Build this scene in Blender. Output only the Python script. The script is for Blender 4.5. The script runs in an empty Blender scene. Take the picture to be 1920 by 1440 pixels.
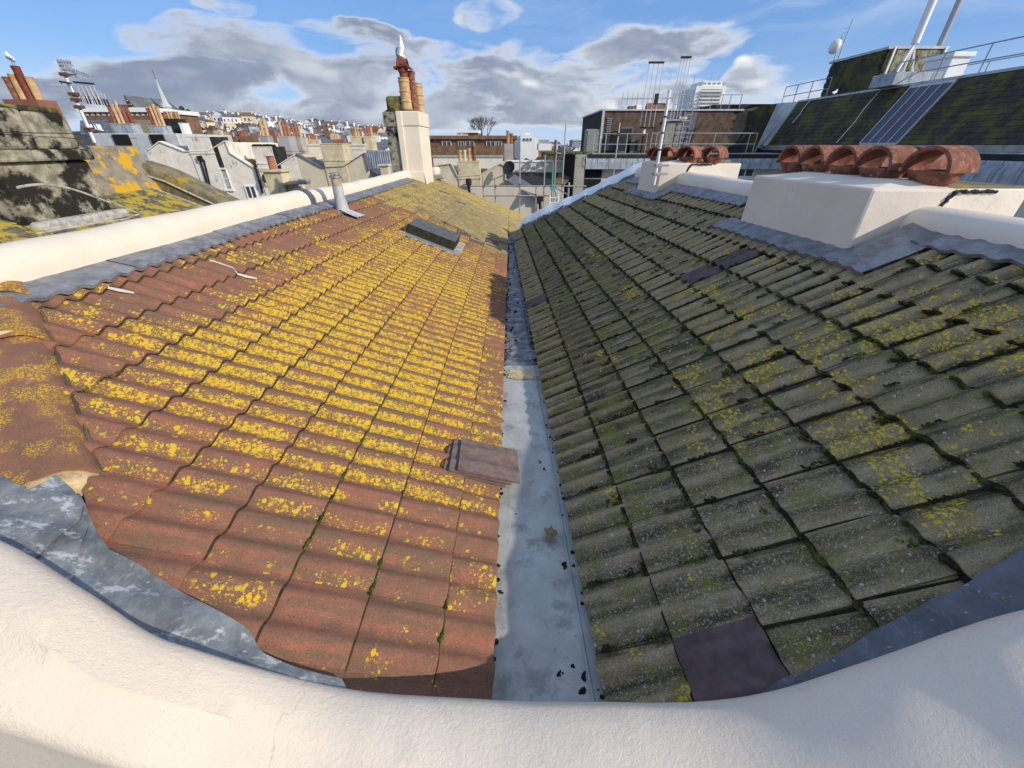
import bpy, bmesh, math, random
from mathutils import Vector, Matrix, noise as mnoise
sc = bpy.context.scene
R = math.radians
# ---------------------------------------------------------------- camera, sky, sun, exposure
F, PITCH = 720.0, R(31.9)
cd = bpy.data.cameras.new('camera'); cam = bpy.data.objects.new('camera', cd); sc.collection.objects.link(cam)
cd.sensor_width = 36; cd.lens = F / 1920 * 36; cd.clip_start = .02; cd.clip_end = 6000
cam.location = (0, 0, 0); cam.rotation_euler = (R(90) - PITCH, 0, 0)
sc.camera = cam
SUN = Vector((.79, -.45, .446)).normalized()
SUN_EL = math.asin(SUN.z); SUN_AZ = math.atan2(SUN.x, SUN.y)
sl = bpy.data.lights.new('sun', 'SUN'); so = bpy.data.objects.new('sun', sl); sc.collection.objects.link(so)
sl.energy = 3.3; sl.angle = R(.53); sl.color = (1, .90, .76)
so.rotation_euler = SUN.to_track_quat('Z', 'Y').to_euler()
sc.view_settings.view_transform = 'Standard'; sc.view_settings.look = 'None'
sc.view_settings.exposure = 0.22; sc.view_settings.gamma = 1
sc.view_settings.use_curve_mapping = False
# ---------------------------------------------------------------- shader graph helper
class G:
    def __init__(s, tree):
        s.t = tree; tree.nodes.clear()
    def n(s, typ, **kw):
        x = s.t.nodes.new(typ)
        for k, v in kw.items(): setattr(x, k, v)
        return x
    def l(s, a, b):
        if isinstance(a, bpy.types.NodeSocket): s.t.links.new(a, b)
        elif a is not None:
            if b.type == 'RGBA' and len(a) == 3: a = (*a, 1)
            b.default_value = a
    def m(s, op, a, b=None, c=None, clamp=False):
        x = s.n('ShaderNodeMath', operation=op, use_clamp=clamp)
        s.l(a, x.inputs[0]); s.l(b, x.inputs[1]); s.l(c, x.inputs[2]); return x.outputs[0]
    def vm(s, op, a, b=None):
        x = s.n('ShaderNodeVectorMath', operation=op)
        s.l(a, x.inputs[0]); s.l(b, x.inputs[1])
        return x.outputs['Value'] if op in ('DOT_PRODUCT', 'LENGTH', 'DISTANCE') else x.outputs[0]
    def comb(s, x, y, z):
        c = s.n('ShaderNodeCombineXYZ')
        for i, v in enumerate((x, y, z)): s.l(v, c.inputs[i])
        return c.outputs[0]
    def noise(s, v, scale, detail=4, rough=.55, dist=0, col=False):
        x = s.n('ShaderNodeTexNoise'); s.l(v, x.inputs['Vector'])
        for k, q in (('Scale', scale), ('Detail', detail), ('Roughness', rough), ('Distortion', dist)): x.inputs[k].default_value = q
        return x.outputs['Color'] if col else x.outputs['Fac']
    def vor(s, v, scale, out='Distance', feat='F1', rnd=1):
        x = s.n('ShaderNodeTexVoronoi', feature=feat); s.l(v, x.inputs['Vector']); x.inputs['Scale'].default_value = scale
        x.inputs['Randomness'].default_value = rnd
        return x.outputs[out]
    def ss(s, v, lo, hi, a=0., b=1.):
        x = s.n('ShaderNodeMapRange', interpolation_type='SMOOTHSTEP')
        s.l(v, x.inputs[0]); s.l(lo, x.inputs[1]); s.l(hi, x.inputs[2]); s.l(a, x.inputs[3]); s.l(b, x.inputs[4]); return x.outputs[0]
    def mix(s, f, a, b, blend='MIX'):
        x = s.n('ShaderNodeMix', data_type='RGBA', blend_type=blend)
        s.l(f, x.inputs[0]); s.l(a, x.inputs[6]); s.l(b, x.inputs[7]); return x.outputs[2]
    def pos(s): return s.n('ShaderNodeNewGeometry').outputs['Position']
    def isl(s): return s.n('ShaderNodeNewGeometry').outputs['Random Per Island']
    def rnd(s): return s.n('ShaderNodeObjectInfo').outputs['Random']
    def bump(s, h, dist, strength=1, nrm=None):
        x = s.n('ShaderNodeBump'); s.l(h, x.inputs['Height']); x.inputs['Distance'].default_value = dist
        x.inputs['Strength'].default_value = strength
        if nrm is not None: s.l(nrm, x.inputs['Normal'])
        return x.outputs[0]
    def out(s, col, rough=.8, normal=None, metal=0, spec=.3):
        b = s.n('ShaderNodeBsdfPrincipled'); o = s.n('ShaderNodeOutputMaterial')
        s.l(col, b.inputs['Base Color']); s.l(rough, b.inputs['Roughness']); s.l(metal, b.inputs['Metallic'])
        b.inputs['Specular IOR Level'].default_value = spec
        if normal is not None: s.l(normal, b.inputs['Normal'])
        s.t.links.new(b.outputs[0], o.inputs[0]); return b
def pdir(px, py):
    a = (px - 960) / F; b = (720 - py) / F; c, s = math.cos(PITCH), math.sin(PITCH)
    return Vector((a, c + b * s, -s + b * c))
def at(px, py, Y=None, X=None, Z=None):
    d = pdir(px, py)
    return d * (Y / d.y if Y is not None else X / d.x if X is not None else Z / d.z)
# ---------------------------------------------------------------- sky with clouds
w = bpy.data.worlds.new('World'); sc.world = w; w.use_nodes = True
g = G(w.node_tree)
sky = g.n('ShaderNodeTexSky', sky_type='NISHITA'); sky.sun_disc = False
sky.sun_elevation = SUN_EL; sky.sun_rotation = SUN_AZ; sky.altitude = 20; sky.air_density = 1.0; sky.dust_density = .6; sky.ozone_density = 2.0
tc = g.n('ShaderNodeTexCoord').outputs['Generated']
sep = g.n('ShaderNodeSeparateXYZ'); g.l(tc, sep.inputs[0]); sx, sy_, sz = sep.outputs
az = g.m('ARCTAN2', sx, sy_); el = g.m('ARCSINE', sz)
def azel(px, py):
    d = pdir(px, py).normalized(); return math.atan2(d.x, d.y), math.asin(d.z)
uv = g.comb(g.m('MULTIPLY', az, 1.0), g.m('MULTIPLY', el, 2.0), 0.)
warp = g.vm('ADD', uv, g.vm('MULTIPLY', g.vm('SUBTRACT', g.noise(uv, 5, 3, .5, 0, True), (.5, .5, .5)), (.15, .13, 0.)))
def blob(u, px, py, rx, ry, shift=(0, 0)):
    a0, e0 = azel(px, py); a1, _ = azel(px + rx, py); a2, _ = azel(px - rx, py); _, e1 = azel(px, py - ry); _, e2 = azel(px, py + ry)
    ra = abs(a1 - a2) / 2; re = abs(e1 - e2) / 2
    d = g.vm('MULTIPLY', g.vm('SUBTRACT', u, (a0, 2 * e0, 0.)), (1 / ra, .5 / re, 0.))
    return g.m('SUBTRACT', 1., g.vm('DOT_PRODUCT', d, d))
BL = [(320, 148, 230, 48), (60, 185, 130, 60), (160, 160, 150, 44), (440, 195, 160, 30), (690, 160, 150, 52), (600, 205, 90, 26), (930, 140, 130, 58),
      (1080, 150, 150, 42), (1190, 95, 140, 46), (1320, 70, 110, 34), (1000, 205, 330, 36), (700, 225, 170, 18), (1230, 185, 130, 30)]
BS = [(1440, 140, 70, 34), (470, 80, 190, 44), (660, 60, 90, 30), (905, 30, 60, 26), (1440, 185, 120, 30), (780, 105, 110, 30), (440, 8, 60, 20)]
def field(u, det=5):
    f = blob(u, *BL[0])
    for b in BL[1:]: f = g.m('MAXIMUM', f, blob(u, *b))
    f2 = blob(u, *BS[0])
    for b in BS[1:]: f2 = g.m('MAXIMUM', f2, blob(u, *b))
    f = g.m('MAXIMUM', g.m('MINIMUM', g.m('MAXIMUM', f, -1.35), .62), g.m('MINIMUM', f2, .08))
    n1 = g.noise(g.vm('MULTIPLY', u, (1., 1.35, 1.)), 5.2, det, .56)
    return g.m('ADD', g.m('MULTIPLY', f, .85), g.m('MULTIPLY', g.m('SUBTRACT', n1, .45), 3.7))
d0 = field(warp)
sh = (-.030, .075, 0.)
nA = g.noise(g.vm('MULTIPLY', warp, (1., 1.35, 1.)), 5.2, 3, .56); nB = g.noise(g.vm('MULTIPLY', g.vm('SUBTRACT', warp, (-.02, -.07, 0.)), (1., 1.35, 1.)), 5.2, 2, .56)
d1 = g.m('SUBTRACT', d0, g.m('MULTIPLY', g.m('SUBTRACT', nA, nB), 4.6))
cov = g.ss(d0, -.16, .50)
# elsewhere the same broken cloud goes on
wide = g.ss(g.m('ADD', g.m('MULTIPLY', g.m('SUBTRACT', g.noise(g.vm('MULTIPLY', warp, (1., .8, 1.)), 3.2, 5, .58), .47), 5.), 0.), 0., .5)
outside = g.ss(g.m('ABSOLUTE', az), .95, 1.25)
outside = g.m('MAXIMUM', outside, g.ss(el, .46, .62))
outside = g.m('MAXIMUM', outside, g.ss(g.m('MULTIPLY', el, -1.), .0, .02))
cov = g.m('ADD', g.m('MULTIPLY', cov, g.m('SUBTRACT', 1., outside)), g.m('MULTIPLY', g.m('MULTIPLY', wide, .8), outside))
lit = g.m('MAXIMUM', g.ss(g.m('SUBTRACT', d0, d1), .15, 1.3), g.ss(d0, .75, .2, 0., .25))
thick = g.ss(d0, .05, .70)
nb = g.noise(uv, 4, 5, .6)
body = g.mix(g.ss(g.m('ADD', nb, g.m('MULTIPLY', az, .12)), .34, .66), (.22, .26, .355), (.42, .46, .535))
edge = g.mix(thick, (.60, .65, .73), body)
cl = g.mix(g.m('MULTIPLY', lit, g.ss(az, -.7, .25, .22, 1.)), edge, (.88, .88, .89))
# thin high cloud to the right, faint milky band at the horizon
cir = g.ss(g.noise(g.vm('MULTIPLY', g.vm('ADD', warp, (0., 0., 3.)), (1.2, 3.2, 1.)), 3.0, 8, .62, .6), .42, .68)
cirm = g.m('MULTIPLY', cir, g.m('MULTIPLY', g.ss(az, -.25, .75, .12, .95), g.ss(el, .10, .30)))
hz = g.ss(el, .0, .16, .62, 0.)
skc = g.vm('MULTIPLY', sky.outputs[0], (.080, .092, .112))
skc = g.mix(.55, skc, (.17, .36, .76))
skc = g.mix(hz, skc, (.56, .68, .84))
skc = g.mix(g.m('MULTIPLY', cirm, .85), skc, (.70, .76, .84))
fin = g.mix(g.m('MULTIPLY', cov, .94), skc, cl)
fin = g.mix(g.ss(el, -.06, .0, 1., 0.), fin, (.30, .27, .23))
bg = g.n('ShaderNodeBackground'); g.l(fin, bg.inputs[0]); bg.inputs[1].default_value = 1.0
wo = g.n('ShaderNodeOutputWorld'); g.t.links.new(bg.outputs[0], wo.inputs[0])
# ---------------------------------------------------------------- mesh builder
class MB:
    def __init__(s): s.v = []; s.f = []; s.m = []; s.cur = 0
    def add(s, vs, fs, mi=None):
        o = len(s.v); s.v += [tuple(v) for v in vs]; s.f += [tuple(i + o for i in f) for f in fs]
        s.m += [s.cur if mi is None else mi] * len(fs); return s
    def box(s, c, d, rz=0, M=None, mi=None):
        x, y, z = d[0] / 2, d[1] / 2, d[2] / 2
        vs = [Vector((a * x, b * y, e * z)) for e in (-1, 1) for b in (-1, 1) for a in (-1, 1)]
        mt = M if M is not None else Matrix.Rotation(rz, 3, 'Z')
        vs = [mt @ v + Vector(c) for v in vs]
        return s.add(vs, [(0, 2, 3, 1), (4, 5, 7, 6), (0, 1, 5, 4), (1, 3, 7, 5), (3, 2, 6, 7), (2, 0, 4, 6)], mi)
    def bx(s, x0, x1, y0, y1, z0, z1, mi=None):
        return s.box(((x0 + x1) / 2, (y0 + y1) / 2, (z0 + z1) / 2), (abs(x1 - x0), abs(y1 - y0), abs(z1 - z0)), mi=mi)
    def bar(s, a, b, wd, ht=None, mi=None):
        a, b = Vector(a), Vector(b); d = b - a; ht = ht or wd
        q = d.to_track_quat('X', 'Z').to_matrix()
        return s.box((a + b) / 2, (d.length, wd, ht), M=q, mi=mi)
    def tube(s, pts, r, seg=8, cap=True, mi=None):
        pts = [Vector(p) for p in pts]; rs = r if isinstance(r, (list, tuple)) else [r] * len(pts)
        rings = []; up = Vector((0, 0, 1))
        for i, p in enumerate(pts):
            d = (pts[min(i + 1, len(pts) - 1)] - pts[max(i - 1, 0)]).normalized()
            a = d.cross(up)
            if a.length < .05: a = d.cross(Vector((1, 0, 0)))
            a.normalize(); b = d.cross(a)
            rings.append([p + (a * math.cos(t) + b * math.sin(t)) * rs[i] for t in [2 * math.pi * k / seg for k in range(seg)]])
        return s.rings(rings, cap, mi)
    def rings(s, rings, cap=True, mi=None, closed=True):
        n = len(rings[0]); vs = [v for r in rings for v in r]; fs = []
        for i in range(len(rings) - 1):
            for k in range(n if closed else n - 1):
                fs.append((i * n + k, i * n + (k + 1) % n, (i + 1) * n + (k + 1) % n, (i + 1) * n + k))
        if cap: fs.append(tuple(range(n))[::-1]); fs.append(tuple((len(rings) - 1) * n + k for k in range(n)))
        return s.add(vs, fs, mi)
    def lathe(s, c, prof, seg=16, M=None, mi=None, cap=True):
        mt = M if M is not None else Matrix.Identity(3)
        return s.rings([[Vector(c) + mt @ Vector((r * math.cos(t), r * math.sin(t), z)) for t in [2 * math.pi * k / seg for k in range(seg)]] for r, z in prof], cap, mi)
    def prism(s, poly, off, mi=None):
        poly = [Vector(p) for p in poly]; off = Vector(off); n = len(poly)
        vs = poly + [p + off for p in poly]
        fs = [tuple(range(n)), tuple(range(2 * n - 1, n - 1, -1))] + [(i, i + n, (i + 1) % n + n, (i + 1) % n) for i in range(n)]
        return s.add(vs, fs, mi)
    def blobs(s, c, r, sq=.6, mi=None, k=None):
        t = (1 + 5 ** .5) / 2
        V = [(-1, t, 0), (1, t, 0), (-1, -t, 0), (1, -t, 0), (0, -1, t), (0, 1, t), (0, -1, -t), (0, 1, -t), (t, 0, -1), (t, 0, 1), (-t, 0, -1), (-t, 0, 1)]
        Fc = [(0, 11, 5), (0, 5, 1), (0, 1, 7), (0, 7, 10), (0, 10, 11), (1, 5, 9), (5, 11, 4), (11, 10, 2), (10, 7, 6), (7, 1, 8), (3, 9, 4), (3, 4, 2), (3, 2, 6), (3, 6, 8), (3, 8, 9), (4, 9, 5), (2, 4, 11), (6, 2, 10), (8, 6, 7), (9, 8, 1)]
        q = Matrix.Rotation(random.random() * 6.3, 3, Vector((random.random() - .5, random.random() - .5, 1)))
        vs = [q @ Vector(v) * (r / 1.9 * random.uniform(.75, 1.2)) for v in V]
        return s.add([Vector((v.x, v.y, v.z * sq)) + Vector(c) for v in vs], Fc, mi)
MESHN = 0
def link(o): sc.collection.objects.link(o); return o
def mesh_of(name, mb, mats, smooth=False, org=Vector((0, 0, 0)), auto=None):
    me = bpy.data.meshes.new(name)
    me.from_pydata([(v[0] - org[0], v[1] - org[1], v[2] - org[2]) for v in mb.v], [], mb.f)
    for m_ in (mats if isinstance(mats, (list, tuple)) else [mats]): me.materials.append(m_)
    if any(mb.m): me.polygons.foreach_set('material_index', mb.m)
    bm = bmesh.new(); bm.from_mesh(me); bmesh.ops.recalc_face_normals(bm, faces=bm.faces); bm.to_mesh(me); bm.free()
    if smooth:
        me.polygons.foreach_set('use_smooth', [True] * len(me.polygons))
        if auto is not None:
            try: me.set_sharp_from_angle(angle=R(auto))
            except Exception: pass
    me.update(); return me
def tag(o, label=None, cat=None, group=None, kind=None):
    if label: o['label'] = label
    if cat: o['category'] = cat
    if group: o['group'] = group
    if kind: o['kind'] = kind
    return o
def thing(name, loc, label, cat, group=None):
    o = link(bpy.data.objects.new(name, None)); o.location = loc; o.empty_display_size = .1
    return tag(o, label, cat, group)
def worg(p):
    v = Vector((0, 0, 0))
    while p is not None: v += p.location; p = p.parent
    return v
def obj(name, mb, mat, parent=None, smooth=False, auto=35, bevel=0, label=None, kind=None, loc=None):
    if parent is not None: org = worg(parent)
    elif loc is not None: org = Vector(loc)
    else: org = Vector((0, 0, 0))
    o = link(bpy.data.objects.new(name, mesh_of(name, mb, mat, smooth, org, auto)))
    if parent is not None: o.parent = parent
    elif loc is not None: o.location = loc
    if bevel:
        md = o.modifiers.new('bevel', 'BEVEL'); md.width = bevel; md.segments = 2; md.limit_method = 'ANGLE'; md.angle_limit = R(40)
    if label: o['label'] = label
    if kind: o['kind'] = kind
    return o
def dup(root, delta, label=None):
    c = link(root.copy()); c.location = root.location + Vector(delta)
    if label: c['label'] = label
    for ch in root.children:
        d = link(ch.copy()); d.parent = c
        for gch in ch.children: e = link(gch.copy()); e.parent = d
    return c
def interp(tab, x):
    if x <= tab[0][0]: return tab[0][1]
    for (x0, y0), (x1, y1) in zip(tab, tab[1:]):
        if x <= x1: return y0 + (y1 - y0) * (x - x0) / (x1 - x0)
    return tab[-1][1]
def sinterp(tab, x):    # catmull-rom
    n = len(tab)
    if x <= tab[0][0]: return tab[0][1]
    if x >= tab[-1][0]: return tab[-1][1]
    for i in range(n - 1):
        if x <= tab[i + 1][0]:
            x0, y0 = tab[i]; x1, y1 = tab[i + 1]; h = x1 - x0; t = (x - x0) / h
            m0 = (y1 - tab[i - 1][1]) / (x1 - tab[i - 1][0]) if i else (y1 - y0) / h
            m1 = (tab[i + 2][1] - y0) / (tab[i + 2][0] - x0) if i + 2 < n else (y1 - y0) / h
            return (2*t**3-3*t*t+1)*y0 + (t**3-2*t*t+t)*h*m0 + (-2*t**3+3*t*t)*y1 + (t**3-t*t)*h*m1
# ---------------------------------------------------------------- roof frames
GA = .343
TPH_L = 0.66; TPH_R = .819
class Frame:
    def __init__(s, side, X, Z, yaw, slope, ang):
        s.side = side; s.O = Vector((X, 0, Z))
        s.e1 = Vector((math.sin(yaw), math.cos(yaw), math.tan(slope)))
        s.e2 = Vector((side * math.cos(ang), 0, math.sin(ang)))
        s.u1 = s.e1.normalized(); s.N = (s.u1.cross(s.e2) * side * -1).normalized()
        if s.N.z < 0: s.N = -s.N
        s.u2 = s.N.cross(s.u1).normalized()
        if s.u2.z < 0: s.u2 = -s.u2
    def P(s, t, n, h=0): return s.O + s.e1 * t + s.e2 * (n * GA) + s.N * h
    def px(s, x, y, h=0):
        d = pdir(x, y); A = Matrix((s.e1, s.e2 * GA, -d)).transposed()
        r = A.inverted() @ (-(s.O + s.N * h)); return r.x, r.y
LF = Frame(-1, .0084, -1.9171, -.0037, -.033, .3715)
RF = Frame(1, .4054, -1.9163, -.0327, -.0275, .4898)
# ---------------------------------------------------------------- materials
def mat(name):
    m = bpy.data.materials.new(name); m.use_nodes = True; return m, G(m.node_tree)
def simple(name, col, rough=.8, metal=0, spec=.3, var=.12, sc_=6, bump=0, bs=60, dirt=None, streak=0):
    m, g = mat(name); p = g.pos()
    n = g.noise(p, sc_, 5, .6)
    c = g.mix(g.ss(n, .3, .7), tuple(x * (1 - var) for x in col), tuple(min(1, x * (1 + var)) for x in col))
    if dirt:
        dn = g.noise(p if not streak else g.vm('MULTIPLY', p, (1., 1., streak)), dirt[1], 7, .68)
        c = g.mix(g.ss(dn, dirt[2], dirt[3]), c, dirt[0])
    nr = g.bump(g.noise(p, bs, 4, .6), bump) if bump else None
    g.out(c, rough, nr, metal, spec); return m
def rdot(g, fr):
    p = g.vm('SUBTRACT', g.pos(), tuple(fr.O))
    return p, g.vm('DOT_PRODUCT', p, tuple(fr.u1)), g.vm('DOT_PRODUCT', p, tuple(fr.u2))
def red_tile():
    m, g = mat('red_concrete_tile'); p, t, s = rdot(g, LF)
    rv = g.m('ADD', g.m('MULTIPLY', g.rnd(), .6), g.m('MULTIPLY', g.isl(), .4))
    big = g.noise(p, 1.1, 4, .6); mid = g.noise(p, 14, 6, .62); fine = g.noise(p, 130, 5, .7); finer = g.noise(p, 420, 3, .7)
    c = g.mix(g.ss(mid, .3, .7), (.40, .150, .092), (.27, .112, .076))
    c = g.mix(g.m('MULTIPLY', rv, .42), c, (.19, .10, .075))
    # grime: olive grey film, heavier on the pans and in streaks down the slope
    st = g.noise(g.comb(g.m('MULTIPLY', t, 26.), g.m('MULTIPLY', s, 3.), 0.), 1, 5, .65)
    gr = g.ss(g.m('ADD', st, g.m('MULTIPLY', big, .5)), .60, .90)
    c = g.mix(g.m('MULTIPLY', gr, .75), c, (.15, .112, .070))
    c = g.mix(g.ss(fine, .50, .66, 0., .75), c, (.085, .060, .044))
    c = g.mix(g.ss(finer, .57, .68, 0., .6), c, (.50, .33, .24))
    wsm = g.m('MULTIPLY', g.ss(g.noise(p, 22, 5, .75), .62, .68), g.ss(g.noise(p, 2.1, 2), .50, .6)); c = g.mix(g.m('MULTIPLY', wsm, .45), c, (.48, .43, .37))
    grain = g.noise(p, 230, 2, .8); c = g.mix(g.ss(grain, .56, .66, 0., .7), c, (.075, .050, .036))
    # which stretches of the roof the lichen likes
    dens = g.m('ADD', g.ss(s, .05, .7), g.m('MULTIPLY', g.ss(t, .8, 2.1), 1.))
    patch = g.m('MULTIPLY', g.ss(t, .55, 2.3, .10, 1.0), g.m('MULTIPLY', g.ss(s, .10, .55, .40, 1.), g.ss(s, 1.9, 2.9, 1., .26)))
    patch = g.m('MULTIPLY', patch, g.ss(t, 5.5, 8.5, 1., .75))
    patch = g.m('ADD', patch, g.m('MULTIPLY', g.m('SUBTRACT', big, .5), 1.1))
    ph = g.m('FRACT', g.m('ADD', g.m('DIVIDE', g.m('SUBTRACT', t, TPH_L), .15), .38))
    band = g.m('SUBTRACT', 1., g.m('MULTIPLY', g.m('ABSOLUTE', g.m('SUBTRACT', ph, .47)), 2.))     # 1 on the lit shoulder of the roll, 0 on its crest
    wv = g.vm('ADD', p, g.vm('MULTIPLY', g.vm('SUBTRACT', g.noise(p, 70, 3, .6, 0, True), (.5, .5, .5)), (.014, .014, .014)))
    def spots(scale, r, off):
        d = g.vor(g.vm('ADD', wv, (off, off, 0.)), scale); cc = g.vor(g.vm('ADD', wv, (off, off, 0.)), scale, 'Color')
        sp = g.n('ShaderNodeSeparateColor'); g.l(cc, sp.inputs[0])
        on = g.m('ADD', g.m('MULTIPLY', patch, g.ss(band, .34, .80, .03, .92)), g.m('MULTIPLY', g.m('SUBTRACT', g.noise(p, 6, 3), .52), 1.3))
        on = g.m('ADD', on, g.m('MULTIPLY', g.m('SUBTRACT', rv, .55), .6))
        on = g.ss(g.m('SUBTRACT', on, sp.outputs[0]), .10, .22)
        rr = g.m('MULTIPLY', r, g.m('ADD', .55, g.m('MULTIPLY', sp.outputs[1], .7)))
        return g.m('MULTIPLY', on, g.ss(g.m('SUBTRACT', rr, d), -.14, .10)), sp.outputs[2], d
    a, ca, da = spots(40, .56, 0.); b, cb, db = spots(88, .56, 3.3); cc_, ccc, dc = spots(190, .52, 7.)
    lm = g.m('MAXIMUM', a, g.m('MAXIMUM', b, g.m('MULTIPLY', cc_, .85)))
    yc = g.mix(ca, (.72, .43, .018), (.58, .42, .07)); yc = g.mix(g.ss(finer, .4, .7, 0., .5), yc, (.42, .30, .03))
    yc = g.mix(g.ss(g.noise(p, 9, 3), .56, .70, 0., .5), yc, (.68, .36, .02))
    c = g.mix(g.m('MULTIPLY', lm, g.ss(fine, .22, .46, .35, 1.)), c, yc)
    dust = g.m('MULTIPLY', g.ss(fine, .56, .68), g.ss(g.m('MULTIPLY', patch, band), .05, .7, .16, .68))
    c = g.mix(dust, c, (.47, .27, .05))
    w = g.m('MULTIPLY', g.ss(g.vor(p, 38), .05, .10, 1., 0.), g.ss(g.noise(p, 3, 2), .50, .62)); c = g.mix(g.m('MULTIPLY', w, .8), c, (.52, .47, .42))
    wh = g.m('MULTIPLY', g.ss(g.noise(g.comb(g.m('MULTIPLY', t, 30.), g.m('MULTIPLY', s, 9.), 0.), 1, 6, .7), .66, .74), g.ss(t, 1.6, .9)); c = g.mix(g.m('MULTIPLY', wh, .5), c, (.48, .42, .38))
    h = g.m('ADD', g.m('MULTIPLY', fine, .5), g.m('ADD', g.m('MULTIPLY', finer, .35), g.m('MULTIPLY', lm, .9)))
    g.out(c, .93, g.bump(h, .0035, .8), 0, .15); return m
def grey_tile(name, fr, yellow=1.):
    m, g = mat(name); p, t, s = rdot(g, fr)
    rv = g.m('ADD', g.m('MULTIPLY', g.rnd(), .6), g.m('MULTIPLY', g.isl(), .4)); rv2 = g.m('FRACT', g.m('MULTIPLY', rv, 17.3))
    big = g.noise(p, .9, 4, .6); mid = g.noise(p, 12, 6, .65); fine = g.noise(p, 120, 5, .72); finer = g.noise(p, 400, 3, .7)
    st = g.noise(g.comb(g.m('MULTIPLY', t, 30.), g.m('MULTIPLY', s, 3.5), 0.), 1, 6, .68)
    c = g.mix(g.ss(mid, .28, .72), (.365, .275, .135), (.195, .147, .074))
    c = g.mix(g.m('MULTIPLY', rv, .55), c, (.26, .215, .13)); c = g.mix(g.ss(rv2, .62, 1., 0., .5), c, (.19, .145, .10))
    c = g.mix(g.ss(st, .44, .66, 0., .82), c, (.052, .048, .040))
    c = g.mix(g.ss(fine, .50, .70, 0., .62), c, (.055, .052, .040))
    c = g.mix(g.m('MULTIPLY', g.ss(finer, .55, .72), .5), c, (.34, .32, .26))
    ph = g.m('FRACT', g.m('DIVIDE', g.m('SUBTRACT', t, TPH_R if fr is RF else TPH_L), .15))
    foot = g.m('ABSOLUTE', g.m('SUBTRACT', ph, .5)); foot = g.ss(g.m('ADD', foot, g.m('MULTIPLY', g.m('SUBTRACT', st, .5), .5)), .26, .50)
    c = g.mix(g.m('MULTIPLY', foot, .86), c, (.040, .037, .022))  # dirt along the roll feet, deepened to paint in the rolls' shade
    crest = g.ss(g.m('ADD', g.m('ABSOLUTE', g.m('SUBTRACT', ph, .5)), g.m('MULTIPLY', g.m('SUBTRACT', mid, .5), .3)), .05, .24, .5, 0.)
    c = g.mix(crest, c, (.50, .385, .215))  # paler crests: light on the rolls painted into the colour
    alg = g.m('MULTIPLY', g.ss(g.noise(p, 5, 5, .6), .50, .66), g.ss(s, 2.6, .8, .15, 1.))
    c = g.mix(g.m('MULTIPLY', alg, .72), c, (.17, .17, .022))
    film = g.m('MULTIPLY', g.ss(g.noise(p, 3.4, 5, .65), .44, .62), g.ss(s, 2.9, 1.6)); c = g.mix(g.m('MULTIPLY', film, .32), c, (.26, .21, .06))
    wv = g.vm('ADD', p, g.vm('MULTIPLY', g.vm('SUBTRACT', g.noise(p, 60, 3, .6, 0, True), (.5, .5, .5)), (.022, .022, .022)))
    zone = g.m('ADD', g.noise(p, 1.7, 3, .6), g.m('MULTIPLY', g.m('SUBTRACT', rv2, .5), .10))
    zz = g.m('ADD', zone, g.m('MULTIPLY', g.m('SUBTRACT', g.ss(t, 4.6, 2.2), g.m('MULTIPLY', g.ss(s, 1.3, .5), 1.1)), .10)) if fr is RF else g.m('ADD', zone, g.m('MAXIMUM', g.ss(s, 1.6, 3.2, .05, .24), g.ss(t, 13., 18., .0, .24)))
    on = g.ss(g.m('ADD', zz, g.m('MULTIPLY', g.m('SUBTRACT', g.noise(p, 11, 3), .5), .55)), .635, .67)
    vd = g.vor(wv, 42); sm = g.m('MULTIPLY', on, g.ss(vd, .30, .52, 1., 0.))
    vd2 = g.vor(wv, 95); sm2 = g.m('MULTIPLY', g.ss(g.m('ADD', zz, g.m('MULTIPLY', g.noise(p, 17, 3), .3)), .80, .86), g.ss(vd2, .28, .45, 1., 0.))
    lm = g.m('MULTIPLY', g.m('MAXIMUM', sm, sm2), yellow)
    yc = g.mix(g.noise(p, 30, 3), (.78, .50, .03), (.62, .48, .07))
    c = g.mix(g.m('MULTIPLY', lm, g.ss(fine, .25, .5, .4, 1.)), c, yc)
    grain = g.noise(p, 210, 2, .8); c = g.mix(g.ss(grain, .55, .66, 0., .75), c, (.04, .036, .026)); c = g.mix(g.ss(grain, .44, .34, 0., .55), c, (.54, .44, .28))
    near_w = g.m('MULTIPLY', g.ss(t, 2.6, 1.1), g.ss(s, 1.9, .9)); cr_ = g.noise(p, 85, 5, .8); c = g.mix(g.m('MULTIPLY', g.ss(cr_, .55, .61), g.m('ADD', g.m('MULTIPLY', near_w, .75), g.ss(g.noise(p, 2.7, 3), .54, .66, 0., .55))), c, (.50, .455, .36))
    wsp = g.vor(g.vm('ADD', wv, (5., 1., 0.)), 46); wc = g.vor(g.vm('ADD', wv, (5., 1., 0.)), 46, 'Color'); q = g.n('ShaderNodeSeparateColor'); g.l(wc, q.inputs[0])
    wm = g.m('MULTIPLY', g.ss(wsp, g.m('MULTIPLY', q.outputs[1], .22), g.m('MULTIPLY', q.outputs[1], .36), 1., 0.), g.ss(g.m('ADD', q.outputs[0], g.m('MULTIPLY', g.noise(p, 4, 3), .7)), .93, .99))
    wm2 = g.m('MULTIPLY', g.ss(g.noise(p, 38, 6, .75), .60, .67), g.ss(g.noise(p, 3.1, 3), .50, .60))
    c = g.mix(g.m('MULTIPLY', g.m('MAXIMUM', wm, g.m('MULTIPLY', wm2, .7)), .9), c, (.50, .49, .45))
    h = g.m('ADD', g.m('MULTIPLY', fine, .6), g.m('ADD', g.m('MULTIPLY', finer, .35), g.m('ADD', g.m('MULTIPLY', lm, .7), g.m('MULTIPLY', st, .6))))
    g.out(c, .95, g.bump(h, .004, .9), 0, .12); return m
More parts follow.
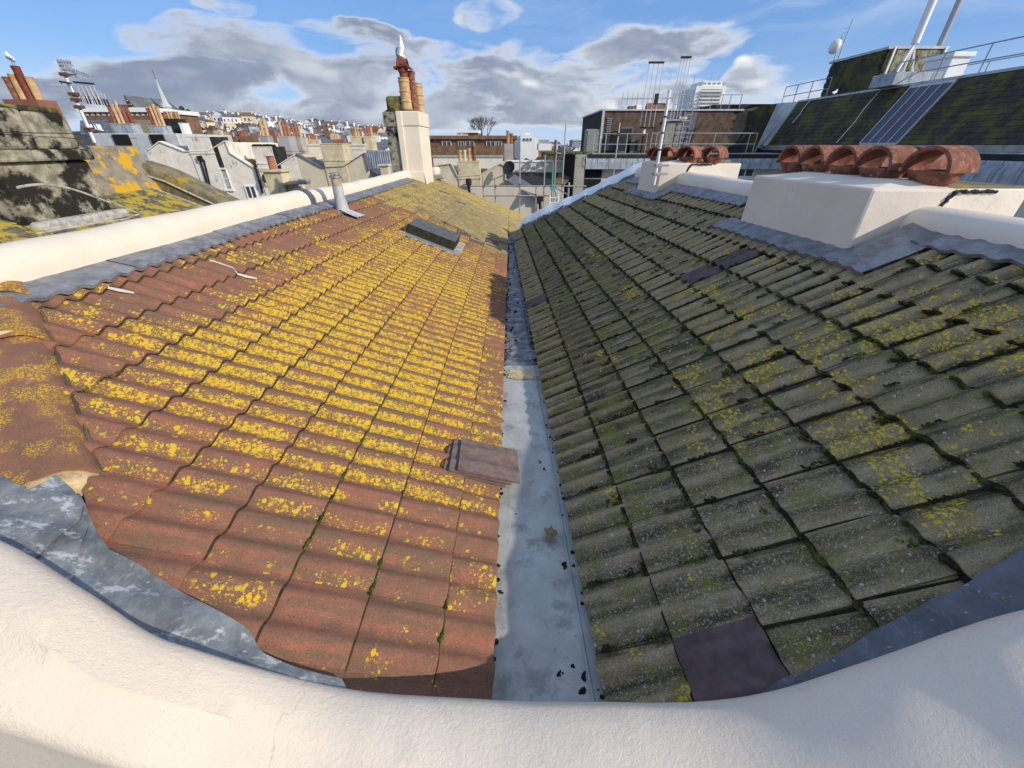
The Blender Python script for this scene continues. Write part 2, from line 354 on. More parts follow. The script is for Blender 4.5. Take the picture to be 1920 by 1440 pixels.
def render_mat(name, col, warm, dirt=.5, rough_bump=.0016, near=True):
    m, g = mat(name); p = g.pos()
    n1 = g.noise(p, 1.6, 5, .6); n2 = g.noise(p, 190, 4, .65); n3 = g.noise(p, 60, 4, .6); n4 = g.noise(p, 9, 5, .6)
    c = g.mix(g.ss(n1, .35, .65), col, warm)
    c = g.mix(g.ss(n4, .55, .75, 0., .25 * dirt), c, tuple(x * .72 for x in warm))
    n2 = g.m('ADD', g.m('MULTIPLY', n2, .6), g.m('MULTIPLY', g.noise(p, 520, 2, .7), .4))
    c = g.mix(g.ss(n2, .60, .78, 0., .35 * dirt), c, tuple(x * .62 for x in col))
    cr = g.vor(g.vm('ADD', p, g.vm('MULTIPLY', g.noise(p, 5, 4, .6, 0, True), (.3, .3, .3))), 1.3, 'Distance', 'DISTANCE_TO_EDGE')
    ck = g.m('MULTIPLY', g.ss(cr, .0, .0045, 1., 0.), g.ss(g.noise(p, 1.1, 3), .55, .66))
    c = g.mix(g.m('MULTIPLY', ck, .45), c, (.30, .26, .21))
    pit = g.ss(g.vor(p, 95), .05, .14, 0., 1.)
    b = g.bump(g.m('ADD', n2, g.m('ADD', g.m('MULTIPLY', n3, .8), g.m('MULTIPLY', pit, .3))), rough_bump, 1)
    b = g.bump(n4, .008, .5, b)
    g.out(c, .88, b, 0, .2); return m
def lead_mat(name, col, splash=0., dark=.5):
    m, g = mat(name); p = g.pos()
    n1 = g.noise(p, 7, 6, .65); n2 = g.noise(p, 45, 5, .6); st = g.noise(g.vm('MULTIPLY', p, (9., 9., 60.)), 1, 5, .7)
    c = g.mix(g.ss(n1, .32, .68), tuple(x * dark for x in col), col)
    c = g.mix(g.ss(st, .56, .74, 0., .55), c, tuple(min(1, x * 1.9) for x in col))
    c = g.mix(g.ss(n2, .62, .72, 0., .6), c, (.44, .46, .48))
    if splash:
        sp = g.noise(g.vm('MULTIPLY', p, (1., 1.6, 1.)), 9, 8, .72)
        c = g.mix(g.ss(sp, .58 - .14 * splash, .68 - .14 * splash, 0., .7), c, (.60, .62, .61))
    b = g.bump(n2, .002, .6); b = g.bump(g.noise(p, 11, 3), .018, .7, b)
    g.out(c, .48, b, .15, .5); return m
TPH_L = 0.66; TPH_R = .819
M = {}
M['red_tile'] = red_tile()
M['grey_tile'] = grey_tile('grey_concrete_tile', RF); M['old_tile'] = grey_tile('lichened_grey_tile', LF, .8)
M['plum_tile'] = simple('new_plum_tile', (.115, .078, .076), .62, var=.25, sc_=14, bump=.001, bs=200, dirt=((.20, .17, .17), 60, .66, .74))
M['brown_tile'] = simple('new_brown_tile', (.165, .118, .103), .75, var=.22, sc_=18, bump=.0012, bs=220, dirt=((.42, .37, .34), 90, .66, .74))
M['ridge_old'] = simple('weathered_ridge_tile', (.30, .15, .095), .92, var=.3, sc_=30, bump=.002, bs=150, dirt=((.52, .36, .05), 34, .56, .66))
M['mortar'] = simple('pale_mortar', (.56, .44, .25), .95, var=.28, sc_=12, bump=.01, bs=35, dirt=((.20, .17, .09), 20, .58, .70))
M['cream'] = render_mat('cream_masonry_paint', (.80, .715, .585), (.74, .655, .53), .7)
M['cream_near'] = render_mat('off_white_masonry_paint', (.80, .70, .575), (.76, .66, .535), .9, .0035)
M['cream_shade'] = render_mat('stone_masonry_paint', (.78, .69, .58), (.72, .64, .535), .6)
M['white_coat'] = render_mat('white_roof_coating', (.86, .89, .92), (.80, .84, .88), .3, .004)
M['lead'] = lead_mat('lead_sheet', (.27, .275, .29), .0); M['lead_splash'] = lead_mat('lead_sheet_with_paint', (.25, .275, .29), .30)
M['lead_dark'] = lead_mat('dark_lead_sheet', (.13, .14, .165), 0., .6)
M['gutter'] = simple('grey_gutter_lining', (.43, .43, .40), .55, var=.14, sc_=5, bump=.002, bs=70, dirt=((.27, .275, .26), 6, .50, .66))
M['gutter_old'] = simple('stained_gutter_lining', (.20, .20, .215), .5, var=.45, sc_=7, bump=.003, bs=40, dirt=((.085, .07, .06), 9, .46, .60))
M['terracotta'] = simple('terracotta', (.235, .095, .062), .88, var=.45, sc_=11, bump=.003, bs=90, dirt=((.50, .30, .21), 26, .56, .68))
M['terracotta_bright'] = simple('orange_terracotta', (.36, .16, .09), .85, var=.25, sc_=10, bump=.002, bs=90)
M['buff'] = simple('buff_clay', (.56, .37, .19), .85, var=.2, sc_=8, bump=.002, bs=70, dirt=((.28, .17, .09), 20, .60, .72))
M['oxblood'] = simple('red_glazed_clay', (.22, .055, .035), .6, var=.3, sc_=8)
M['moss'] = simple('moss_cushion', (.085, .12, .014), .98, var=.7, sc_=24, bump=.006, bs=180, dirt=((.030, .024, .010), 16, .46, .60))
M['dark_moss'] = simple('dark_moss', (.022, .020, .010), .98, var=.6, sc_=30, bump=.006, bs=180)
M['moss_stuff'] = simple('moss', (.055, .072, .010), .98, var=.75, sc_=10, bump=.006, bs=200, dirt=((.018, .013, .008), 7, .44, .56))
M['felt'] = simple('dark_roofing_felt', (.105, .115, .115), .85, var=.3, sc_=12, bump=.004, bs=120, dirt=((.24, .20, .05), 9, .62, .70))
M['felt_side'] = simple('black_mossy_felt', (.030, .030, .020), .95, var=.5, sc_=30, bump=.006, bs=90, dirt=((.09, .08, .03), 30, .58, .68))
M['cement'] = simple('old_cement', (.42, .40, .36), .93, var=.3, sc_=10, bump=.006, bs=50, dirt=((.14, .13, .11), 16, .56, .68))
M['mould'] = simple('black_moulded_render', (.30, .27, .215), .95, var=.25, sc_=9, bump=.006, bs=60, dirt=((.016, .014, .012), 2.1, .47, .56))
M['mould2'] = simple('black_moulded_stack', (.30, .275, .20), .95, var=.45, sc_=6, bump=.01, bs=20, dirt=((.022, .020, .015), 1.9, .47, .56))
M['lichen_slab'] = simple('orange_lichened_slab', (.24, .215, .16), .95, var=.3, sc_=5, bump=.008, bs=40, dirt=((.60, .34, .02), 3.2, .52, .58))
M['lichen_coping'] = simple('lichened_coping', (.19, .165, .105), .95, var=.35, sc_=5, bump=.008, bs=40, dirt=((.36, .25, .03), 4, .52, .62))
M['moss_cap'] = simple('mossy_slab', (.17, .155, .05), .95, var=.5, sc_=7, bump=.01, bs=30, dirt=((.035, .035, .018), 3, .48, .6))
M['old_white'] = simple('weathered_white_render', (.80, .74, .63), .92, var=.10, sc_=1.5, bump=.01, bs=8, dirt=((.27, .27, .25), 2.2, .56, .70), streak=.6)
M['wall_cream'] = simple('pale_cream_render', (.64, .56, .41), .92, var=.08, sc_=1.0, bump=.01, bs=9, dirt=((.46, .40, .28), 1.6, .55, .72), streak=.3)
M['wall_stone'] = simple('buff_render', (.62, .545, .44), .92, var=.07, sc_=.8, bump=.01, bs=9)
M['stack_cream'] = simple('stained_cream_stack', (.60, .52, .34), .92, var=.15, sc_=2, bump=.01, bs=9, dirt=((.20, .18, .11), 3.2, .56, .68), streak=.4)
M['parapet_white'] = simple('white_parapet', (.72, .68, .58), .9, var=.1, sc_=.6, dirt=((.42, .38, .28), 1.3, .60, .72))
M['white'] = simple('white_gloss', (.80, .80, .78), .5, var=.04)
M['white_far'] = simple('white_stucco', (.82, .82, .80), .9, var=.06, sc_=.2)
M['cream_far'] = simple('cream_stucco', (.70, .60, .45), .9, var=.1, sc_=.2)
M['grey_far'] = simple('grey_block', (.34, .34, .36), .9, var=.2, sc_=.2)
M['brick_far'] = simple('red_brick_far', (.30, .13, .085), .9, var=.3, sc_=.5)
M['brown_far'] = simple('brown_brick_far', (.21, .125, .075), .9, var=.25, sc_=1.2, dirt=((.11, .07, .05), 2, .5, .65))
M['brown_tan'] = simple('tan_clay', (.42, .36, .27), .85, var=.2, sc_=12)
M['scrub'] = simple('winter_scrub', (.085, .066, .042), .95, var=.5, sc_=.12, dirt=((.040, .045, .022), .06, .45, .6))
M['slate'] = simple('blue_grey_slate', (.115, .125, .150), .6, var=.25, sc_=3, bump=.01, bs=7, dirt=((.20, .21, .23), 5, .58, .7))
M['slate_brown'] = simple('mossy_brown_slate', (.15, .105, .055), .9, var=.35, sc_=2.2, bump=.02, bs=5, dirt=((.30, .23, .06), 2.6, .52, .64))
M['slate_far'] = simple('slate_far', (.14, .14, .15), .8, var=.3, sc_=.2)
M['mansard'] = simple('dark_slate', (.050, .043, .032), .85, var=.35, sc_=4, bump=.004, bs=40, dirt=((.10, .098, .020), 1.1, .46, .62))
M['hung_brown'] = simple('brown_hung_slate', (.125, .085, .060), .85, var=.3, sc_=2.4, bump=.004, bs=30, dirt=((.055, .045, .035), 3, .5, .65), streak=.5)
M['zinc'] = simple('streaked_lead_fascia', (.36, .40, .45), .6, var=.2, sc_=3, dirt=((.16, .18, .21), 5, .50, .66), streak=.15)
M['zinc_pale'] = simple('pale_lead_cladding', (.50, .52, .53), .6, var=.12, sc_=2, dirt=((.26, .28, .30), 3, .55, .7), streak=.3)
M['concrete'] = simple('stained_concrete', (.38, .36, .32), .93, var=.15, sc_=1.5, bump=.01, bs=10, dirt=((.20, .19, .13), 2, .52, .66))
M['dark_clad'] = simple('black_cladding', (.028, .028, .027), .8, var=.4, sc_=3)
M['galv'] = simple('galvanised_steel', (.42, .43, .43), .45, metal=.6, var=.15, sc_=4)
M['rail_grey'] = simple('grey_painted_rail', (.30, .33, .38), .5, metal=.3, var=.1)
M['alu'] = simple('weathered_aluminium', (.62, .62, .61), .4, metal=.6, var=.12)
M['rust'] = simple('rusty_steel', (.13, .065, .04), .9, var=.4, sc_=20)
M['black'] = simple('black_plastic', (.02, .02, .022), .5, var=.1)
M['door'] = simple('weathered_door', (.30, .28, .24), .85, var=.25, sc_=6, dirt=((.13, .12, .10), 8, .5, .65), streak=.2)
M['boards'] = simple('weathered_boards', (.30, .27, .20), .9, var=.3, sc_=5, dirt=((.10, .095, .05), 3, .5, .6))
M['glass'] = simple('window_glass', (.05, .06, .07), .12, spec=.8, var=.3, sc_=3)
M['panel'] = simple('blue_black_roof_glazing', (.028, .038, .070), .28, spec=.6, var=.2, sc_=1)
M['curtain'] = simple('net_curtain', (.42, .42, .40), .8, var=.2, sc_=12)
M['bark'] = simple('bare_bark', (.13, .10, .08), .95, var=.3, sc_=4)
M['leaf'] = simple('dead_leaf', (.20, .165, .075), .9, var=.4, sc_=70, bump=.002, bs=200)
M['feather_white'] = simple('white_plumage', (.86, .86, .86), .7, var=.03); M['feather_grey'] = simple('grey_plumage', (.42, .45, .50), .7, var=.1)
M['beak'] = simple('yellow_beak', (.75, .48, .08), .5, var=.05); M['pink'] = simple('pink_leg', (.60, .34, .28), .6, var=.05)
M['ground'] = simple('town_ground', (.11, .10, .085), .95, var=.3, sc_=.05)
M['asphalt'] = simple('street_asphalt', (.05, .05, .052), .9, var=.2, sc_=.5)
M['green_rope'] = simple('teal_rope', (.10, .36, .36), .8, var=.1)
M['stone_bit'] = simple('grit', (.45, .44, .42), .9, var=.3, sc_=90)
M['void'] = simple('dark_opening', (.012, .012, .012), .9, var=.1)
M['grass'] = simple('rooftop_grass', (.07, .10, .02), .95, var=.4, sc_=1)
M['joint_dirt'] = simple('joint_dirt', (.045, .032, .020), .98, var=.5, sc_=30, bump=.004, bs=150)
def hip_mat():
    m, g = mat('lichened_hip_tile'); p = g.pos(); fine = g.noise(p, 140, 4, .75); grain = g.noise(p, 260, 2, .8); mid = g.noise(p, 7, 4, .6)
    c = g.mix(g.ss(mid, .35, .65), (.31, .145, .088), (.22, .12, .078)); c = g.mix(g.ss(grain, .55, .66, 0., .7), c, (.10, .065, .045)); c = g.mix(g.ss(grain, .42, .32, 0., .5), c, (.46, .30, .20))
    wv = g.vm('ADD', p, g.vm('MULTIPLY', g.vm('SUBTRACT', g.noise(p, 60, 3, .6, 0, True), (.5, .5, .5)), (.016, .016, .016)))
    for sc_, th, r_ in ((30, .60, .50), (80, .50, .48), (170, .46, .45)):
        d = g.vor(wv, sc_); on = g.ss(g.noise(p, 4.5, 4, .6), th, th + .05); c = g.mix(g.m('MULTIPLY', on, g.ss(d, r_, r_ * .6, 0., .95)), c, (.68, .42, .03))
    g.out(c, .93, g.bump(g.m('ADD', fine, grain), .0025, .8), 0, .15); return m
M['ridge_tile'] = hip_mat()
random.seed(7)
# ---------------------------------------------------------------- ground and hills
mb = MB(); mb.bx(-900, 900, -120, 1500, -15, -13)
# hillside terrain to the left, built as a height sheet
SKY_ = [(-2.5, 10), (-1.3, 14)] + [((lambda v: (v.x / 500, v.z - 6))(at(a_, b_, Y=500))) for a_, b_ in ((150, 236), (250, 224), (330, 217), (400, 221), (480, 228), (540, 236), (600, 238), (650, 243), (720, 250), (820, 259), (870, 263), (1000, 272))] + [(.4, 0), (2, 0)]
def hill(x, y):
    # skyline that falls from the left to the right
    a = x / max(y, 1)
    top = interp(SKY_, a)
    u = max(0, min(1, (y - 70) / 430)); u = u * u * (3 - 2 * u) if u < 1 else 1
    return -13 + (top + 13) * (u ** 1.15) + (mnoise.noise(Vector((x / 60, y / 60, 0))) * 3 * u)
tm = MB(); nx, ny = 90, 46; xs = [-900 + 1300 * i / nx for i in range(nx + 1)]; ys = [60 + (560 - 60) * j / ny for j in range(ny + 1)] + [640, 900]
tm.add([(x, y, hill(x, y) if y <= 560 else hill(x, 560) - (y - 560) * .12) for y in ys for x in xs],
       [(j * (nx + 1) + i, j * (nx + 1) + i + 1, (j + 1) * (nx + 1) + i + 1, (j + 1) * (nx + 1) + i) for j in range(len(ys) - 1) for i in range(nx)])
tag(obj('ground', mb, M['ground']), kind='structure'); tag(obj('hillside', tm, M['scrub'], smooth=True, auto=180), kind='structure')
rd = MB(); rd.bx(-60, 60, 20.2, 26, -13, -12.994); tag(obj('street', rd, M['asphalt']), kind='structure')
# ---------------------------------------------------------------- roof tiles
def tile_mesh(name, m_, amp, pw, hw=.153, ln=.42, seg=16, th=.014, lift=.0):
    def z(x): return amp * ((1 + math.cos(2 * math.pi * (x - .075) / .15)) / 2) ** pw
    vs = []; xs = [-hw + 2 * hw * i / seg for i in range(seg + 1)]
    rows = [(0.0, 0.0), (.006, .0035), (ln, .0035)]
    n = seg + 1
    for y, dz in rows: vs += [(x, y, z(x) + th - .0035 + dz) for x in xs]
    vs += [(x, 0, z(x)) for x in xs] + [(x, ln, z(x)) for x in (xs[0], xs[-1])]
    fs = []
    for r in range(2):
        for i in range(seg): fs.append((r * n + i, r * n + i + 1, (r + 1) * n + i + 1, (r + 1) * n + i))
    b = 3 * n
    for i in range(seg): fs.append((b + i, b + i + 1, i + 1, i))
    fs.append((b, 0, n, 2 * n, b + n)); fs.append((b + seg, b + n + 1, 3 * n - 1, 2 * n - 1, n - 1))
    me = bpy.data.meshes.new(name); me.from_pydata(vs, [], fs); me.materials.append(m_)
    me.polygons.foreach_set('use_smooth', [True] * len(me.polygons))
    try: me.set_sharp_from_angle(angle=R(50))
    except Exception: pass
    me.update(); return me
def tile_matrix(fr, t, n, h=0.0, jit=1.0, roll=0.0, ang=0.0, tilt=.030):
    # local x along the course, y up the slope, z out of the roof
    x = fr.u1.copy(); y = fr.u2.copy(); z = x.cross(y)
    if z.z < 0: x = -x; z = -z
    Bm = Matrix((x, y, z)).transposed().to_4x4()
    sgn = 1 if x.y > 0 else -1
    pitch = -math.atan2(.021, GA)
    T = Matrix.Translation(fr.P(t, n, h))
    return T @ Bm @ Matrix.Rotation(pitch + random.gauss(0, .005) * jit, 4, 'X') @ Matrix.Rotation((tilt * sgn) + roll + random.gauss(0, .006) * jit, 4, 'Y') @ Matrix.Rotation(random.gauss(0, .006) * jit + ang, 4, 'Z')
def join_tiles(name, items, parent, mats, planes=()):
    vs = []; fs = []; mi = []
    for me, Mx, k in items:
        o = len(vs); vs += [tuple(Mx @ v.co) for v in me.vertices]
        for p in me.polygons: fs.append(tuple(i + o for i in p.vertices)); mi.append(k)
    org = worg(parent) if parent else Vector((0, 0, 0))
    me = bpy.data.meshes.new(name); me.from_pydata([(v[0] - org.x, v[1] - org.y, v[2] - org.z) for v in vs], [], fs)
    for m_ in mats: me.materials.append(m_)
    me.polygons.foreach_set('material_index', mi)
    me.polygons.foreach_set('use_smooth', [True] * len(me.polygons))
    try: me.set_sharp_from_angle(angle=R(50))
    except Exception: pass
    if planes:
        bm = bmesh.new(); bm.from_mesh(me)
        for co, no in planes:
            bmesh.ops.bisect_plane(bm, geom=bm.verts[:] + bm.edges[:] + bm.faces[:], plane_co=Vector(co) - org, plane_no=no, clear_outer=True)
        bm.to_mesh(me); bm.free()
    me.update(); o = link(bpy.data.objects.new(name, me))
    if parent: o.parent = parent
    return o
def cut_mesh(me, Mx, planes):
    bm = bmesh.new(); bm.from_mesh(me); bm.transform(Mx)
    for co, no in planes:
        bmesh.ops.bisect_plane(bm, geom=bm.verts[:] + bm.edges[:] + bm.faces[:], plane_co=Vector(co), plane_no=no, clear_outer=True)
    if not bm.faces: bm.free(); return None
    bm.transform(Mx.inverted()); m2 = bpy.data.meshes.new('cut_tile'); bm.to_mesh(m2); bm.free()
    for m_ in me.materials: m2.materials.append(m_)
    return m2
def lay(parent, items, limit=300):
    """items: (mesh, matrix, matindex, planes or None). The nearest are parts of their own, the rest one part."""
    org = worg(parent); Ti = Matrix.Translation(-org)
    items.sort(key=lambda q: (q[1].translation).length)
    rest = []; cnt = 0
    for me, Mx, k, pl in items:
        if cnt < limit:
            if pl:
                me = cut_mesh(me, Mx, pl)
                if me is None: continue
            o = link(bpy.data.objects.new('tile', me)); o.parent = parent; o.matrix_local = Ti @ Mx; cnt += 1
        else: rest.append((me, Mx, k, pl))
    return rest
def wL_(t): return ((1 + math.cos(2 * math.pi * ((t - TPH_L - .075) / .15))) / 2) ** 1.15
def wR_(t): return ((1 + math.cos(2 * math.pi * ((t - TPH_R - .075) / .15))) / 2) ** 1.4
LJ = []
# ---- left, red roof
left = thing('red_tiled_roof', LF.P(2, 0), 'sunlit roof slope of red concrete tiles thick with yellow lichen, left of the valley gutter', 'roof')
LT = {k: tile_mesh('tile_' + k, M[k], .034, 1.2) for k in ('red_tile', 'old_tile', 'plum_tile')}
hipA = LF.P(2.28, 9.28); hipB = LF.P(1.25, 5.88); hd = (hipB - hipA).normalized()
hipn = Vector((0, 0, 1)).cross(hd); hipn.normalize()
if hipn.dot(LF.P(3, 3) - hipA) > 0: hipn = -hipn          # points away from the roof slope
hip_plane = (hipA + hipn * .04, hipn)
FARL = 19.45
far_plane = (LF.P(FARL, 0), LF.u1)
items = []
TL0 = TPH_L - .3 * 4
nrows = 12
rest = []
for r_ in range(-4, 11):
    for k in range(66):
        t = TL0 + .15 + .3 * k; n = r_ + (.28 if r_ == 0 else 0)
        if r_ < 0 and t < 12.3: continue
        if t < .36 or t > FARL + .2: continue
        if r_ >= 10 and t < 9: continue
        c = LF.P(t, n + .6)
        pl = []
        d = (c - hip_plane[0]).dot(hipn)
        if d > .32: continue
        if d > -.32: pl.append(hip_plane)
        if t > FARL - .3: pl.append(far_plane)
        if t < .85: pl.append(((0, .50, 0), (0, -1, 0)))
        # rooflight stands where these tiles would be
        if 7.45 < t < 8.35 and 3.3 < n + .6 < 5.9: continue
        far = t > 9.75 + .42 * math.sin(n * 2.3) * .3 - (.3 if n > 7 else 0) - max(0, (4 - n)) * .22
        key = 'old_tile' if far else 'red_tile'
        if (r_, k) in ((2, 32), (3, 33), (1, 34), (0, 36), (1, 35)) or (far and random.random() < .02): key = 'plum_tile'
        if r_ == 0 and far: t_l = .004
        if d < -.2 and .6 < t: LJ.append((t, n))
        items.append((LT[key], tile_matrix(LF, t, n, .0 + random.uniform(-.001, .002), .5, tilt=.009), ('red_tile', 'old_tile', 'plum_tile').index(key), pl))
rest = lay(left, items)
o = join_tiles('tile', [q[:3] for q in rest], left, [M['red_tile'], M['old_tile'], M['plum_tile']], [far_plane]); o['kind'] = 'stuff'
mb = MB(); mb.prism([LF.P(.54, .34, -.03), LF.P(12.2, .34, -.03), LF.P(12.2, -3.6, -.03), LF.P(FARL - .05, -3.6, -.03), LF.P(FARL - .05, 11.2, -.03), LF.P(2.0, 10, -.03), LF.P(.54, 4.4, -.03)], LF.N * -.06)
obj('roof_deck', mb, M['dark_moss'], left)
# ---- right, grey roof
right = thing('grey_tiled_roof', RF.P(2, 0), 'shaded roof slope of mossy grey concrete tiles, right of the valley gutter', 'roof')
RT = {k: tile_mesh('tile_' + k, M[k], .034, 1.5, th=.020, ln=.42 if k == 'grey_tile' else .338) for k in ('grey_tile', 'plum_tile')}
FARR0, FARR1 = RF.P(12.12, .3), RF.P(10.55, 9.4)
fr_n = (FARR1 - FARR0).cross(RF.N).normalized()
if fr_n.y < 0: fr_n = -fr_n
farr = (FARR0, fr_n)
items = []; joints = []; PLUM = []
TR0 = TPH_R - .3 * 2
for r_ in range(0, 9):
    off = (0, .02, .05, .03, .06, .02, .05, .0, .03)[r_]
    for k in range(42):
        t = TR0 + .15 + .3 * k - off; n = float(r_)
        if t < .36 or t > 12.6: continue
        c = RF.P(t, n + .5)
        d = (c - farr[0]).dot(fr_n)
        if d > .35: continue
        pl = [farr] if d > -.35 else []
        if t < .85: pl.append(((0, .50, 0), (0, -1, 0)))
        key = 'grey_tile'
        if (r_, k) in ((1, 1), (5, 12), (6, 12), (0, 17), (1, 27), (0, 34)): key = 'plum_tile'
        h = random.uniform(-.001, .004) if n > .5 and t > 1.2 else 0.
        if key == 'plum_tile': h = .008
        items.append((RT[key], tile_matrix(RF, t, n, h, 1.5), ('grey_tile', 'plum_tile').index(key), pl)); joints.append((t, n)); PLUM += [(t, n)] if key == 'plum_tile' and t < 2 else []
rest = lay(right, items)
o = join_tiles('tile', [q[:3] for q in rest], right, [M['grey_tile'], M['plum_tile']], [farr]); o['kind'] = 'stuff'
mb = MB(); mb.prism([RF.P(.5, .1, -.03), RF.P(12, .1, -.03), RF.P(10.3, 9.6, -.03), RF.P(.5, 9.6, -.03)], RF.N * -.06)
obj('roof_deck', mb, M['dark_moss'], right)
# ---- moss in the joints of the grey roof, on the gutter edge and in pockets of the red roof
mo = MB(); mo2 = MB()
def rz(x): return .034 * ((1 + math.cos(2 * math.pi * (x - .075) / .15)) / 2) ** 1.6
for (t, n) in joints:
    if any(abs(t - q[0]) < .32 and -.2 < n - q[1] < 1.2 for q in PLUM): continue
    near = max(.25, min(1, 3.2 / t))
    if (RF.P(t, n) - farr[0]).dot(fr_n) > -.1: continue
    dn = mnoise.noise(Vector((t * .7, n * .5, 3))) * .5 + .5
    # along the front edge of the tile, lying on the tile below
    if n > 0:
        q = (.74 if n > 2 else .66) + (.2 if dn > .5 else -.1)
        for j in range(int(56 * near)):
            x = random.uniform(-.15, .15)
            if mnoise.noise(Vector((t + x, n * 3, 0)) * 7) * .5 + .5 > q * .95: continue
            r = random.uniform(.007, .017) / max(near, .4) * (1.5 if random.random() < .08 else 1)
            mo.blobs(RF.P(t + x, n - random.uniform(.0, .035), .016 + rz(x) * .6), r, .55)
    # side joint
    if random.random() < .8 * dn + .35:
        u0 = random.uniform(0, .6); u1 = u0 + random.uniform(.15, .5)
        for j in range(int(30 * near)):
            u = random.uniform(u0, min(.96, u1)); r = random.uniform(.004, .010) / max(near, .45)
            mo.blobs(RF.P(t - .152 + random.gauss(0, .006), n + u, .022 + .018 * (1 - u)), r, .5)
    # cushions high in the pan, where water lies
    if random.random() < .62 * near + .12:
        u = random.uniform(.72, .95); x = random.choice((-.145, 0, 0, .145)) + random.gauss(0, .015); rr = random.choice((.010, .014, .018, .026, .034)) * (.8 if n < 3 else 1)
        for j in range(random.randint(10, 34)):
            mo2.blobs(RF.P(t + x + random.gauss(0, rr * .9), n + u + random.gauss(0, rr * 2.4), .010 + random.random() * rr * .5), rr * random.uniform(.22, .5), .8)
o = obj('moss', mo, M['moss_stuff'], right, smooth=True, auto=180, kind='stuff')
obj('moss_cushions', mo2, M['moss'], right, smooth=True, auto=180, kind='stuff')
def dirt_lines(fr, joints, wv, amp, name, parent, m_, tmax, hi, side=True):
    mb = MB()
    for (t, n) in joints:
        if t > tmax: continue
        if n > .5:
            rows = []
            for i in range(13):
                x = -.15 + .3 * i / 12; tt_ = t + x
                br = .5 + .5 * mnoise.noise(Vector((tt_ * 11, n * 5, 1))); h = amp * wv(tt_)
                rows.append([fr.P(tt_, n - .022, h * .9 - .012), fr.P(tt_, n - .010 - .012 * br, h - .004 + hi * br), fr.P(tt_, n + .006, h + hi * (.4 + .6 * br))])
            mb.rings(rows, cap=False, closed=False)
        if side:
            rows = []
            for i in range(9):
                u = i / 8 * .97; w_ = .0035 + .0035 * mnoise.noise(Vector((t * 9, (n + u) * 6, 2)))
                h = amp * wv(t - .15) + .016 - .021 * u
                rows.append([fr.P(t - .158 - w_, n + u, h - .010), fr.P(t - .1545, n + u, h - .001), fr.P(t - .149, n + u, h - .004)])
            mb.rings(rows, cap=False, closed=False)
    obj(name, mb, m_, parent, smooth=True, auto=180, kind='stuff')
dirt_lines(RF, [q for q in joints if (RF.P(*q) - farr[0]).dot(fr_n) < -.25], wR_, .034, 'joint_dirt', right, M['dark_moss'], 12, .012)
dirt_lines(LF, LJ, wL_, .034, 'joint_dirt', left, M['joint_dirt'], 10, .006, False)
mo = MB()
for k in range(260):      # specks in the course joints of the red roof
    t = random.uniform(.7, 6); n = random.randint(1, 8)
    if mnoise.noise(Vector((t * 2, n * 2, 9))) < .12: continue
    for j in range(random.randint(3, 7)): mo.blobs(LF.P(t + random.gauss(0, .025), n - .006, .022), random.uniform(.004, .009), .7)
for t, n in ((1.12, 3.0), (1.22, 3.0), (.98, 2.0), (1.08, 2.0), (.85, 1.0), (1.55, 3.0), (1.0, 1.0), (1.9, 3.0), (1.6, 2.0)):
    for j in range(16): mo.blobs(LF.P(t + random.gauss(0, .03), n - .01, .024), random.uniform(.006, .011), .7)
obj('moss', mo, M['moss'], left, smooth=True, auto=180, kind='stuff')
# ---------------------------------------------------------------- parapet walls round the two slopes
def sweep(path, lat, sec, cap=True):
    """path: points; lat: lateral unit vector(s); sec: (u across, v up) or function of index"""
    rings = []
    for i, p in enumerate(path):
        l = lat[i] if isinstance(lat, list) else lat
        s_ = sec(i) if callable(sec) else sec
        rings.append([Vector(p) + Vector(l) * u + Vector((0, 0, v)) for u, v in s_])
    m_ = MB(); m_.rings(rings, cap); return m_
def wob(x, y=0, s=3, a=.006): return mnoise.noise(Vector((x * s, y * s, 5))) * a
# left party wall
LB = [(.9, -3.05, -.80), (2.37, -3.09, -.79), (3.18, -3.12, -.81), (3.98, -3.15, -.82), (5.28, -3.22, -.84), (7.57, -3.30, -.89), (9.08, -3.36, -.92), (11.7, -3.48, -.96), (15.9, -3.68, -1.01)]
lx = [(a, b) for a, b, c in LB]; lz = [(a, c) for a, b, c in LB]
secL = [(0, -.5), (0, 0), (.0, .10), (.012, .15), (.045, .20), (.095, .238), (.16, .255), (.23, .25), (.29, .225), (.325, .18), (.34, .12), (.34, -2.5)]
lw = thing('parapet_wall', (-3.2, 3, -1.3), 'long cream party wall with rounded top along the left edge of the red roof', 'wall')
ys = [1.95 + .12 * i for i in range(int((16 - 1.95) / .12) + 1)]
def wallpath(ys, lx, lz): return [(sinterp(lx, y) + wob(y, 1, 2.2, .010), y, sinterp(lz, y) + wob(y, 2, 1.5, .014)) for y in ys]
pl_ = wallpath([y for y in ys if y <= 6.95], lx, lz)
obj('wall_section', sweep(pl_, Vector((-1, 0, 0)), secL), M['cream'], lw, smooth=True, auto=60)
pl_ = wallpath([y for y in ys if y >= 7.0], lx, lz)
obj('wall_section', sweep([(a, b, c - .02) for a, b, c in pl_], Vector((-1, 0, 0)), secL), M['cream'], lw, smooth=True, auto=60)
pl_ = [(sinterp(lx, y) + .012, y, sinterp(lz, y) + .012) for y in (6.88, 6.96, 7.04)]
obj('lead_band', sweep(pl_, Vector((-1, 0, 0)), [(u * 1.04, v + .01) for u, v in secL]), M['lead_dark'], lw, smooth=True, auto=60)
